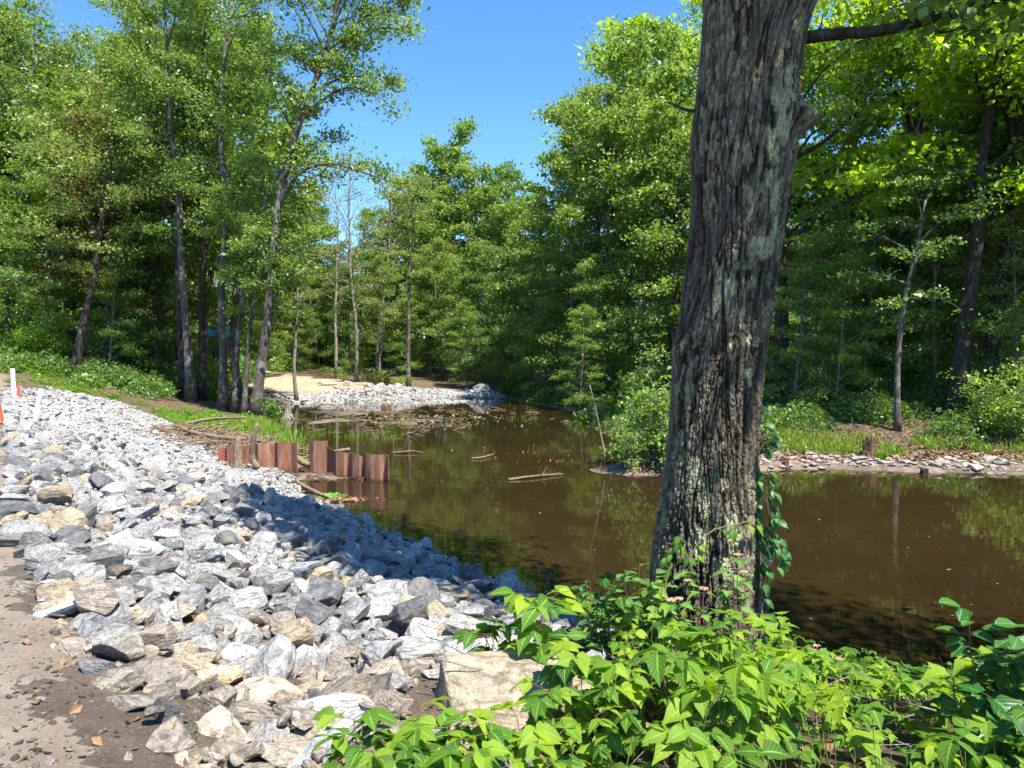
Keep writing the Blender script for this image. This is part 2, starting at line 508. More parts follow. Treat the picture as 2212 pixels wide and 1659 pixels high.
def height(x, y):
    x, y = np.asarray(x, float), np.asarray(y, float)
    d = sd_poly(x, y, POND) + (n2(x, y, 0.8, 3) - 0.5) * 0.9
    s, t = dam_s(x, y), dam_t(x, y)
    wn = 1 - sstep(8.5, 13, y)                                   # the near bank
    wr = sstep(3, 7, x) * (1 - wn)                               # the right bank
    wl = 1 - wn - wr
    kk = 0.46 * wn + 0.20 * wr + 0.10 * wl
    cc = 1.75 * wn + 11.0 * wr + 2.2 * wl
    dl = np.maximum(d, 0)
    land = ZW + 0.07 + cc * (1 - np.exp(-kk * np.maximum(dl - 2.0 * wr, 0) / cc)) + 0.07 * wr * np.minimum(dl, 2.0)
    xl = x + 0.30 * np.maximum(y - 40, 0)
    left = sstep(-14, -34, xl) * sstep(24, 36, y)
    land = land + left * 2.2
    land = np.maximum(land, ZW + 0.07 + (0.20 + 0.44 * np.exp(-((x + 10.0) / 4.2) ** 2)) * sstep(0.2, 3.6, d) * sstep(44, 50, y) * (1 - 0.95 * sstep(-8.0, -5.0, x)))
    land = land + np.clip((y - 54) * (0.010 + 0.012 * sstep(-14, -26, x)), 0, 2.0) * (1 - sstep(-4, 4, x)) * sstep(-50, -30, x)
    pond = ZW + 0.07 + np.maximum(d * 0.35, -1.6) - 0.05
    md = sd_poly(x, y, MUDC)
    mud = ZW - 0.035 + 0.16 * (n2(x, y, 0.55, 8) - 0.36) - 0.10 * sstep(-1.5, 1.8, md)
    pond = np.where((y > 24) & (x < 0), np.maximum(pond, np.minimum(mud, ZW + 0.07)), pond)
    # small island with the shrub
    ic = at(1395, 1035, 19.3)
    di = np.hypot((x - ic[0]) / 1.9, (y - ic[1] - 0.9) / 1.3)
    pond = np.maximum(pond, ZW + 0.30 - 0.42 * di)
    # spit of mud by the sheet piles
    sc_ = at(680, 1035, 19.2)
    ds = np.hypot((x - sc_[0]) / 1.5, (y - sc_[1]) / 0.75)
    pond = np.maximum(pond, ZW + 0.10 - 0.13 * ds)
    z = np.where(d > 0, land, pond)
    zd = -0.29 * np.maximum(s, 0) ** 1.0
    zd = np.where(s > 5.8, zd - (s - 5.8) * 0.3, zd)
    act = sstep(-9, -5, t) * (1 - sstep(36, 41, t))
    zd = np.where(act > 0, zd - (1 - act) * 3, -9)
    z = np.where(s < 0.0, np.where(t < 39, 0.0, np.maximum(z, 0.0 + 0.05 * (t - 39))), np.maximum(z, zd))
    z = z + (n2(x, y, 2.2, 21) - 0.5) * 0.07 * np.where(s < 0, 0.35, 1.0)
    return z
def hz(x, y):
    return float(height(np.array([x]), np.array([y]))[0])
def gpt(px, Y):
    x = (px - CX) / FPX * Y
    return np.array([x, Y, hz(x, Y)])

ROCKZ = np.array([(-1.15, 2.75), (-0.55, 2.3), (0.0, 2.9), (0.35, 4.0), (0.7, 5.4), (1.25, 7.2), (1.25, 8.3), (0.3, 9.6), (-2.0, 12.8), (-4.2, 16.2), (-6.0, 19.2), (-8.7, 22.6),
                  (-11.5, 26.5), (-15.6, 31.5), (-19.2, 35.0), (-21.6, 34.5), (-23.0, 32.6), (-15.0, 21.2), (-7.3, 10.5), (-4.7, 6.7), (-3.0, 4.55), (-2.2, 3.75)])
SANDZ = np.array([tuple(gpt(x, Y)[:2]) for x, Y in ((440, 60), (560, 56), (650, 54.0), (820, 54.0), (880, 55), (850, 58), (760, 62), (640, 66), (520, 72), (400, 74), (410, 66))])

def axis(stops):
    out = [stops[0][0]]
    for (a, st), (b, _) in zip(stops[:-1], stops[1:]):
        n = max(1, int(round((b - a) / st)))
        out += list(a + (b - a) * (np.arange(n) + 1) / n)
    return np.array(out)
GX = axis([(-260, 20), (-60, 2.0), (-28, 0.5), (-9, 0.20), (-3.6, 0.05), (0.8, 0.11), (5, 0.22), (16, 0.5), (30, 3.0), (60, 20), (260, 1)])
GY = axis([(-60, 8), (-4, 0.4), (1.8, 0.05), (5.2, 0.10), (8, 0.2), (24, 0.4), (60, 2.0), (90, 10), (330, 1)])
X, Y_ = np.meshgrid(GX, GY, indexing='ij')
Z = height(X, Y_)
V = np.stack([X, Y_, Z], -1).reshape(-1, 3)
ny = len(GY)
i, j = np.meshgrid(np.arange(len(GX) - 1), np.arange(ny - 1), indexing='ij')
i, j = i.ravel(), j.ravel()
F = np.stack([i * ny + j, (i + 1) * ny + j, (i + 1) * ny + j + 1, i * ny + j + 1], 1)
fc = V[F].mean(1)
fx, fy, fz = fc.T
s, t = dam_s(fx, fy), dam_t(fx, fy)
nz = (n2(fx, fy, 1.5, 40) - 0.5) + (n2(fx, fy, 7.0, 41) - 0.5) * 0.5
zone = np.zeros(len(F), int)                                     # 0 forest floor
rz = sd_poly(fx, fy, ROCKZ) + nz * 0.5
zone[(np.abs(fz - ZW) < 0.14) & (sd_poly(fx, fy, POND) < 1.3) & (fy > 15)] = 3
zone[sd_poly(fx, fy, POND) < -0.2] = 3
zone[(sd_poly(fx, fy, SANDZ) + nz * 2) < 0] = 4
zone[rz < 0.15] = 2
zone[(rz < 0.25) & (fy < 5.4) & (s < 2.4)] = 5
zone[(s < 0.15 + nz * 0.8) & (t < 60) & (s > -4.6) & (rz > 0)] = 1
zone[(fx > -2.6) & (fx < 0.1) & (fy > 1.6) & (fy < 3.6) & (zone == 0)] = 5
for zi, (nm, mk) in enumerate((('forest_floor', 'litter'), ('dirt_path', 'path'), ('gravel_bed', 'bed'), ('mud_flat', 'mud'), ('sand_clearing', 'sand'), ('loose_soil', 'soil'))):
    f = F[zone == zi]
    u, inv = np.unique(f, return_inverse=True)
    o = link(nm, mesh(nm, V[u], inv.reshape(f.shape), M[mk], True))
    tag(o, kind='structure')

wv = np.array([(-34, 5.2, ZW), (34, 5.2, ZW), (34, 62, ZW), (-34, 62, ZW)])
tag(link('pond_water', mesh('pond_water', wv, np.array([[0, 1, 2, 3]]), M['water'])), kind='structure')

# ------------------------------------------------------------------ rocks
def ico(sub):
    bm = bmesh.new()
    bmesh.ops.create_icosphere(bm, subdivisions=sub, radius=1.0)
    V = np.array([v.co[:] for v in bm.verts])
    F = np.array([[v.index for v in f.verts] for f in bm.faces])
    bm.free()
    return V, F
ICO = {s: ico(s) for s in (1, 2, 3, 4)}
def rock_shape(seed, sub, flat=0.65, ncut=13, rough=0.035):
    r = np.random.default_rng(seed)
    V, F = ICO[sub]
    V = V.copy() * 1.25
    N = r.normal(0, 1, (ncut, 3))
    N[:4] *= (0.5, 0.5, 1.7)
    N /= np.linalg.norm(N, axis=1)[:, None]
    D = r.uniform(0.50, 0.98, ncut)
    for q in range(2):
        for nn, dd in zip(N, D):
            ex = np.maximum(0, V @ nn - dd)
            V -= ex[:, None] * nn * (0.97 if q else 0.9)
    V = V * (r.uniform(1.0, 1.35), r.uniform(0.72, 1.0), flat * r.uniform(0.8, 1.2))
    if rough:
        nn = V / (np.linalg.norm(V, axis=1)[:, None] + 1e-9)
        V = V + nn * ((fbm(V * 2.6 + seed, 3, seed % 91) - 0.5) * rough * 4)[:, None]
    V -= (V.max(0) + V.min(0)) / 2
    return V / np.abs(V[:, :2]).max(), F
PROT = {s: [rock_shape(100 * s + q, s, 0.52 + 0.36 * (q % 5) / 4, rough=0.03) for q in range(n)] for s, n in ((1, 12), (2, 20), (3, 26))}

def rand_rot(r, tilt):
    e = Euler((r.normal(0, tilt), r.normal(0, tilt), r.uniform(0, 6.283)), 'ZYX')
    return np.array(e.to_matrix())

TONES = [('pale grey', (0.325, 0.327, 0.332), .33), ('whitish', (0.41, 0.408, 0.402), .20), ('mid grey', (0.26, 0.264, 0.272), .22), ('dark charcoal', (0.145, 0.149, 0.157), .11), ('sandy tan', (0.37, 0.305, 0.225), .08), ('bluish grey', (0.28, 0.30, 0.325), .05)]
TP = np.array([.30, .13, .30, .15, .09, .03]); TP /= TP.sum()

def darts(xy, rad, k=0.8):
    """greedy dart throwing: keep points whose distance to kept ones is > k*(r1+r2)"""
    cell = 0.42
    grid, keep = {}, []
    for i in range(len(xy)):
        x, y, r_ = xy[i, 0], xy[i, 1], rad[i]
        cx, cy = int(x // cell), int(y // cell)
        ok = True
        for a in (-1, 0, 1):
            for b in (-1, 0, 1):
                for q in grid.get((cx + a, cy + b), ()):
                    if (xy[q, 0] - x) ** 2 + (xy[q, 1] - y) ** 2 < (k * (rad[q] + r_)) ** 2:
                        ok = False
                        break
                if not ok: break
            if not ok: break
        if ok:
            keep.append(i)
            grid.setdefault((cx, cy), []).append(i)
    return np.array(keep)

rr = np.random.default_rng(5)
def region_points(poly, dens):
    lo, hi = poly.min(0), poly.max(0)
    n = int((hi - lo).prod() * dens)
    p = rr.uniform(lo, hi, (n, 2))
    return p[sd_poly(p[:, 0], p[:, 1], poly) < 0]
cand = region_points(ROCKZ, 340)
s_ = dam_s(cand[:, 0], cand[:, 1])
base_r = 0.090 * np.exp(rr.normal(0, 0.33, len(cand)))
base_r *= 1 - 0.38 * sstep(3.8, 5.4, s_)
base_r *= 1 - 0.22 * sstep(12, 20, cand[:, 1])
base_r = np.clip(base_r, 0.04, 0.21)
dirt = (1 - sstep(3.9, 6.2, cand[:, 1])) * (1 - sstep(1.2, 2.7, s_))      # the muddy end by the path
sel = rr.uniform(0, 1, len(cand)) > dirt * 0.12
cand, base_r = cand[sel], base_r[sel]
order = np.argsort(-base_r * rr.uniform(0.5, 1, len(base_r)))
cand, base_r = cand[order], base_r[order]
kp = darts(cand, base_r, 0.62)
RX, RR = cand[kp], base_r[kp]
RZ = height(RX[:, 0], RX[:, 1]) + RR * (0.16 + 0.30 * rr.uniform(0, 1, len(RR)) ** 2)
dirt = (1 - sstep(3.7, 6.0, RX[:, 1])) * (1 - sstep(1.0, 2.5, dam_s(RX[:, 0], RX[:, 1])))
RZ -= dirt * RR * 0.30
# a second, looser layer lying on top
kp2 = darts(cand, base_r * 1.0, 1.25)
kp2 = kp2[rr.uniform(0, 1, len(kp2)) < 0.42]
kp2 = kp2[(cand[kp2, 1] > 4.2)]
off = rr.normal(0, 0.06, (len(kp2), 2))
R2 = base_r[kp2] * rr.uniform(0.55, 0.95, len(kp2))
X2 = cand[kp2] + off
Z2 = height(X2[:, 0], X2[:, 1]) + base_r[kp2] * 0.55 + R2 * 0.25
RX, RR, RZ = np.concatenate([RX, X2]), np.concatenate([RR, R2]), np.concatenate([RZ, Z2])
c3 = region_points(ROCKZ, 60)
c3 = c3[(c3[:, 1] < 13)][:2600]
R3 = rr.uniform(.022, .052, len(c3))
Z3 = height(c3[:, 0], c3[:, 1]) + rr.uniform(.01, .075, len(c3))
RX, RR, RZ = np.concatenate([RX, c3]), np.concatenate([RR, R3]), np.concatenate([RZ, Z3])
BOULD = at(1085, 1475, 4.15)
far_from_b = np.hypot(RX[:, 0] - BOULD[0], RX[:, 1] - BOULD[1]) > 0.55
RX, RR, RZ = RX[far_from_b], RR[far_from_b], RZ[far_from_b]
TONE = rr.choice(len(TONES), len(RX), p=TP)
tanish = rr.uniform(0, 1, len(RX)) < 0.85 * (1 - sstep(3.6, 6.4, RX[:, 1] + np.maximum(dam_s(RX[:, 0], RX[:, 1]) - 1.5, 0)))
TCOL = 1.1 * np.array([TONES[q][1] for q in TONE]) * (1.03, 1.0, 0.95) * rr.uniform(0.86, 1.14, (len(RX), 1))
TCOL = np.where((tanish & (TONE != 4))[:, None], TCOL * (1.04, 0.91, 0.75), TCOL)
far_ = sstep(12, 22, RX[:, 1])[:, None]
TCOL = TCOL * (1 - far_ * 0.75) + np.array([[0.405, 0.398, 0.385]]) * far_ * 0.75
PX, PY = proj(np.stack([RX[:, 0], RX[:, 1], RZ], 1))
size_px = RR * 2 * FPX / RX[:, 1]
vis = (PX > 12) & (PX < 2200) & (PY < 1650) & ~((PX > 1120) & (PY > 1330)) & ~((PX > 700) & (PY > 1560))
score = np.where(vis, size_px, 0)
IND = np.argsort(-score)[:250]
isind = np.zeros(len(RX), bool); isind[IND] = True

# the many that nobody could count: one object
acc_v, acc_f, acc_l, acc_t, nb = [], [], [], [], 0
for i in np.where(~isind)[0]:
    sub = 3 if size_px[i] > 70 else 2 if size_px[i] > 16 else 1
    pv, pf = PROT[sub][rr.integers(len(PROT[sub]))]
    m = rand_rot(rr, 0.38)
    v = (pv * RR[i]) @ m.T + (RX[i, 0], RX[i, 1], RZ[i])
    acc_v.append(v); acc_f.append(pf + nb); nb += len(v)
    acc_l.append(pv * RR[i] * 4 + rr.uniform(0, 40, 3))
    acc_t.append(np.broadcast_to(np.append(TCOL[i], 1), (len(v), 4)))
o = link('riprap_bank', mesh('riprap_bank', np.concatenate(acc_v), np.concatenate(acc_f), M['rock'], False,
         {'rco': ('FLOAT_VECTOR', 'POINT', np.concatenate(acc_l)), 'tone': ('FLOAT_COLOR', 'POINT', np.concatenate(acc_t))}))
tag(o, 'small broken stones filling the grey riprap slope between path and pond', 'rocks', kind='stuff')

# the 250 that show largest: one object each
SH3 = []
for q in range(26):
    pv, pf = rock_shape(300 + q, 3, 0.52 + 0.36 * (q % 5) / 4, rough=0.03)
    SH3.append(mesh('riprap_rock', pv, pf, M['rock'], False, {'rco': ('FLOAT_VECTOR', 'POINT', pv * 0.55 + q * 3.1), 'tone': ('FLOAT_COLOR', 'POINT', np.ones((len(pv), 4)))}))
SHAPEW = ['flat slab', 'thin wedge', 'angular', 'blocky', 'thick rounded']
info = []
for i in IND:
    q = int(rr.integers(26))
    o = link('riprap_rock', SH3[q])
    o.location = (RX[i, 0], RX[i, 1], RZ[i])
    o.rotation_euler = (rr.normal(0, .3), rr.normal(0, .3), rr.uniform(0, 6.28))
    o.scale = (RR[i],) * 3
    o.color = (*TCOL[i], 1)
    info.append((o, i, q))
def zone_of(i):
    px, py, s0 = PX[i], PY[i], dam_s(*RX[i])
    if math.hypot(px - 1060, py - 1450) < 230: return 'beside the big tan boulder'
    if py > 1480 and px < 520: return 'in dirt at the path corner'
    if py > 1430: return 'left of the boulder'
    if s0 < 0.9: return 'along the dirt path edge'
    if s0 > 4.5: return 'near the brown water'
    if py < 1010: return 'on the far end of the slope'
    if s0 > 2.9: return 'on the lower slope'
    return 'on the upper slope'
def size_word(i):
    return 'big' if RR[i] > 0.155 else 'middling' if RR[i] > 0.12 else 'small'
keys = {}
for o, i, q in info:
    tw = TONES[TONE[i]][0]
    keys.setdefault((size_word(i), tw, SHAPEW[q % 5], zone_of(i)), []).append((o, i))
ORD = ['', 'second ', 'third ', 'fourth ', 'fifth ', 'sixth ', 'seventh ', 'eighth ', 'ninth ', 'tenth ']
for (sz, tw, shp, zn), lst in keys.items():
    lst.sort(key=lambda a: PX[a[1]])
    for n_, (o, i) in enumerate(lst):
        lab = f'{sz} {tw} {shp} rock {zn}'
        if len(lst) > 1:
            lab += ', leftmost such' if n_ == 0 else ', rightmost such' if n_ == len(lst) - 1 else f', {ORD[min(n_, 9)]}such from the left'
        tag(o, lab, 'rock', 'riprap rocks on the bank')

def single_rock(name, loc, scale, tone, seed, rot, label, cat='rock', group=None, flat=0.6, sub=4, ncut=12):
    pv, pf = rock_shape(seed, sub, flat, ncut, rough=0.03)
    pv = pv * np.asarray(scale)
    me = mesh(name, pv, pf, M['rock'], False, {'rco': ('FLOAT_VECTOR', 'POINT', pv * 2.2 + seed), 'tone': ('FLOAT_COLOR', 'POINT', np.ones((len(pv), 4)))})
    o = link(name, me)
    o.location = loc
    o.rotation_euler = rot
    o.color = (*tone, 1)
    return tag(o, label, cat, group)
# the big tan boulder under the leaves: an own shape, flat sloping top and a cut left face
def boulder():
    V, F = ICO[4]
    V = V * 1.4
    for nn, dd in (((-0.10, -0.42, 0.90), 0.56), ((-0.93, -0.34, 0.12), 0.86), ((0.05, 0.2, 0.98), 0.66), ((-0.35, -0.93, -0.08), 0.80), ((0.9, -0.4, 0.1), 1.02),
                   ((0.5, 0.85, 0.1), 0.9), ((-0.6, 0.75, 0.2), 0.9), ((0, 0, -1), 0.7), ((-0.75, -0.6, 0.42), 0.90), ((0.7, -0.5, 0.6), 0.92)):
        nn = np.array(nn) / np.linalg.norm(nn)
        V = V - np.maximum(0, V @ nn - dd)[:, None] * nn * 0.97
    nn = V / np.linalg.norm(V, axis=1)[:, None]
    V = V + nn * ((fbm(V * 2.2, 4, 5) - 0.5) * 0.10)[:, None]
    V = V * (0.45, 0.40, 0.40)
    me = mesh('boulder', V, F, M['rock'], True, {'rco': ('FLOAT_VECTOR', 'POINT', V * 1.6), 'tone': ('FLOAT_COLOR', 'POINT', np.ones((len(V), 4)))})
    o = link('boulder', me)
    b = at(1105, 1535, 4.1)
    o.location = b
    o.rotation_euler = (0, 0, R(-4))
    o.color = (0.35, 0.285, 0.205, 1)
    tag(o, 'big flat-topped tan boulder half covered by green leaves beside the riprap', 'boulder')
boulder()
def on_ground(px, py, dz=0.0):
    """the ground point seen at this pixel"""
    d = ray(px, py)
    tt = np.concatenate([np.linspace(1.5, 12, 700), np.linspace(12, 90, 1500)])
    P = EYE + d * (tt / d[1])[:, None]
    below = P[:, 2] < np.maximum(height(P[:, 0], P[:, 1]), ZW)
    p = P[np.argmax(below)] if below.any() else P[-1]
    return np.array([p[0], p[1], p[2] + dz])
# stones with a look of their own
for px, py, Yw, sc, tone, sd_, fl, rot, lab in (
    (485, 1477, 80, (.13, .10, .10), (0.62, 0.44, 0.27), 41, 0.8, (0.2, 0.2, 0.4), 'orange-tan rounded rock caught in loose soil'),
    (35, 1175, 90, (.30, .24, .20), (0.13, 0.13, 0.135), 42, 0.6, (0.1, 0.15, 0.2), 'large dark grey slab at the path edge on the far left'),
    (520, 1428, 90, (.26, .17, .12), (0.52, 0.51, 0.49), 43, 0.5, (0.25, 0.1, -0.25), 'long whitish banded slab above the orange-tan rock'),
    (722, 1545, 90, (.25, .21, .17), (0.56, 0.56, 0.55), 44, 0.7, (0.1, 0.1, 0.3), 'rounded white speckled rock topped by a small grey stone'),
    (738, 1487, 60, (.10, .08, .06), (0.38, 0.39, 0.40), 45, 0.6, (0.2, -0.2, 0.1), 'small grey stone perched on the rounded white rock'),
    (822, 1420, 80, (.20, .12, .18), (0.34, 0.35, 0.37), 46, 0.9, (0.2, 0.15, 0.5), 'upright dark grey banded rock left of the boulder'),
    (935, 1395, 80, (.25, .18, .13), (0.40, 0.41, 0.42), 47, 0.55, (0.12, -0.1, -0.1), 'broad flat grey block above the tan boulder'),
    (690, 1640, 90, (.30, .13, .15), (0.40, 0.40, 0.41), 48, 0.6, (0.1, -0.5, 0.75), 'long leaning grey slab at the bottom of the photo'),
    (120, 1285, 90, (.24, .17, .12), (0.55, 0.54, 0.52), 49, 0.5, (0.1, 0.1, 0.3), 'pale flat stone jutting over the dirt path'),
    (130, 1330, 90, (.27, .12, .10), (0.50, 0.49, 0.47), 50, 0.5, (0.1, -0.3, 0.45), 'elongated pale stone leaning on the path edge below the flat one')):
    p = on_ground(px, py)
    single_rock('riprap_rock', p + np.array([0, 0, 0.04]), tuple(.84 * v for v in sc), tone, sd_, rot, lab, 'rock', 'riprap rocks on the bank', fl)

# far mound of riprap and the loose pile beyond it
def heap(name, poly, zfun, n, r0, label, tone=(0.345, 0.335, 0.315)):
    q = np.random.default_rng(len(name) + n)
    lo, hi = poly.min(0), poly.max(0)
    P = q.uniform(lo, hi, (n * 4, 2))
    P = P[sd_poly(P[:, 0], P[:, 1], poly) < 0][:n]
    z = zfun(P[:, 0], P[:, 1])
    av, af, al, at_, b = [], [], [], [], 0
    for i in range(len(P)):
        pv, pf = PROT[1][q.integers(12)]
        r_ = r0 * math.exp(q.normal(0, .3))
        v = (pv * r_) @ rand_rot(q, .5).T + (P[i, 0], P[i, 1], z[i] + r_ * .3 * q.uniform(-.3, 1.2))
        av.append(v); af.append(pf + b); b += len(v)
        al.append(pv * r_ * 3 + q.uniform(0, 40, 3))
        tc = np.array(tone) * q.uniform(.75, 1.25)
        at_.append(np.broadcast_to(np.append(tc, 1), (len(v), 4)))
    o = link(name, mesh(name, np.concatenate(av), np.concatenate(af), M['rock'], False, {'rco': ('FLOAT_VECTOR', 'POINT', np.concatenate(al)), 'tone': ('FLOAT_COLOR', 'POINT', np.concatenate(at_))}))
    tag(o, label, 'rocks', kind='stuff')
MP = np.array([tuple(atz(a, b, ZW)[:2]) for a, b in ((596, 866), (640, 872), (760, 873), (900, 872), (1010, 869), (1085, 866))] + [(-1.4, 58), (-4.0, 59), (-8, 57.5), (-12, 55.5), (-16, 53.6), (-18.5, 52.0)])
heap('riprap_mound', MP, lambda x, y: height(x, y) + 0.12 * np.exp(-((x + 9.2) / 1.8) ** 2 - ((y - 55.0) / 1.8) ** 2), 4600, 0.125, 'pale stones of the far riprap shore below the sand')
c2 = np.array([atz(1040, 866, ZW)[0], 55.2])
MP2 = np.array([c2 + (1.9 * math.cos(a), 1.3 * math.sin(a)) for a in np.linspace(0, 6.283, 14)[:-1]])
heap('riprap_pile', MP2, lambda x, y: ZW + 0.95 * np.exp(-((x - c2[0]) / 1.05) ** 2 - ((y - c2[1]) / 0.8) ** 2), 520, 0.14, 'low separate heap of grey stones where the far shore meets the trees', (0.32, 0.325, 0.33))
for px, py, Yw, sc, tone, sd_, lab in (
    (825 + 0, 829, 57.5, (.32, .28, .30), (0.42, 0.33, 0.24), 61, 'brown boulder at the right end of the row on the sand'),
    (796, 828, 57.0, (.46, .36, .36), (0.50, 0.39, 0.27), 62, 'blocky tan boulder between two others on the sand'),
    (752, 826, 58.5, (.40, .34, .34), (0.46, 0.38, 0.31), 63, 'pinkish brown boulder nearest the pale slab on the sand'),
    (728, 834, 56.8, (.34, .3, .24), (0.46, 0.33, 0.22), 64, 'low brown boulder in front of the row on the sand'),
    (706, 829, 59.0, (.85, .35, .26), (0.52, 0.49, 0.43), 65, 'long pale slab lying on the sand clearing')):
    g = gpt(px, Yw)
    single_rock('boulder', g + np.array([0, 0, sc[2] * .55]), sc, tone, sd_, (0, 0, .3), lab, 'boulder', 'boulders on the far sand', 0.95, 3, 10)

# stones along the right bank
q = np.random.default_rng(77)
shore = [(6.9, 20.1), (8.4, 20.5), (10.4, 20.4), (12.3, 19.9), (14, 19.6), (17, 19.7), (19, 19.2)]
shl = []
SP = spline(np.array([(a, b, 0) for a, b in shore]), 260)
for n_ in range(560):
    p = SP[q.integers(40 if n_ % 3 else 0, 255)]
    dd = q.uniform(-.12, 1.0) + abs(q.normal(0, .6)) * (q.uniform() < .6)
    x, y = p[0] + q.normal(0, .1), p[1] + dd
    r_ = 0.092 * math.exp(q.normal(0, .42)) * (0.85 if dd > .8 else 1)
    shl.append((r_, x, y))
shl.sort(reverse=True)
kp = darts(np.array([(a[1], a[2]) for a in shl]), np.array([a[0] for a in shl]), 0.72)
SH2 = []
for z_ in range(10):
    pv, pf = rock_shape(900 + z_, 2, 0.5, 10, 0.03)
    SH2.append(mesh('shore_stone', pv, pf, M['rock'], False, {'rco': ('FLOAT_VECTOR', 'POINT', pv * .4 + z_), 'tone': ('FLOAT_COLOR', 'POINT', np.ones((len(pv), 4)))}))
shoreinfo = []
for n_, a in enumerate(kp):
    r_, x, y = shl[a]
    o = link('shore_stone', SH2[q.integers(10)])
    o.location = (x, y, max(hz(x, y), ZW - .02) + r_ * .12)
    o.rotation_euler = (q.normal(0, .12), q.normal(0, .12), q.uniform(0, 6.28))
    o.scale = (r_, r_, r_ * .9)
    pale = q.uniform() < .75
    o.color = (*(np.array((0.40, 0.325, 0.265) if pale else (0.30, 0.265, 0.235)) * q.uniform(.85, 1.15)), 1)
    shoreinfo.append((x, o, 'big' if r_ > .125 else 'small' if r_ < .075 else 'middling', 'pinkish tan' if pale else 'brownish grey', 'at the waterline' if y - np.interp(x, [a_[0] for a_ in shore], [a_[1] for a_ in shore]) < .35 else 'between waterline and grass' if y - np.interp(x, [a_[0] for a_ in shore], [a_[1] for a_ in shore]) < 1.0 else 'by the grass edge', 'left of the short stump' if x < 10.2 else 'below the short stump' if x < 11.4 else 'right of the short stump' if x < 13.2 else 'near the right photo edge'))

keys = {}
for x, o, a1, a2, a3, a4 in shoreinfo:
    keys.setdefault(f'{a1} {a2} stone {a3} {a4}', []).append((x / o.location.y, o))
for lab, lst in keys.items():
    lst.sort(key=lambda a: a[0])
    for n_, (_, o) in enumerate(lst):
        tag(o, lab + ('' if len(lst) == 1 else ', leftmost' if n_ == 0 else ', rightmost' if n_ == len(lst) - 1 else f', {ORD[n_]}from left' if n_ < 10 else ', farther right'), 'stone', 'shore stones of the right bank')

# ------------------------------------------------------------------ foliage
def unit(v):
    return v / (np.linalg.norm(v, axis=-1, keepdims=True) + 1e-9)
def leaf_kites(P, S, r, up=1.0, spread=0.75, wid=0.36, fold=0.10, bias=None):
    """four-cornered pointed leaves: P centres, S lengths"""
    n = len(P)
    N = r.normal(0, spread, (n, 3))
    N[:, 2] += up
    if bias is not None:
        N += bias
    N = unit(N)
    D = unit(np.cross(N, r.normal(0, 1, (n, 3))))
    D[:, 2] -= 0.25
    D = unit(D)
    N = unit(N - D * (N * D).sum(1)[:, None])
    T = np.cross(N, D)
    S = S[:, None]
    a = P - D * S * .5
    b = P + D * S * .5
    l = P + T * S * wid + N * S * fold - D * S * .06
    q = P - T * S * wid + N * S * fold - D * S * .06
    V = np.stack([a, l, b, q], 1).reshape(-1, 3)
    return V, np.arange(4 * n).reshape(n, 4)

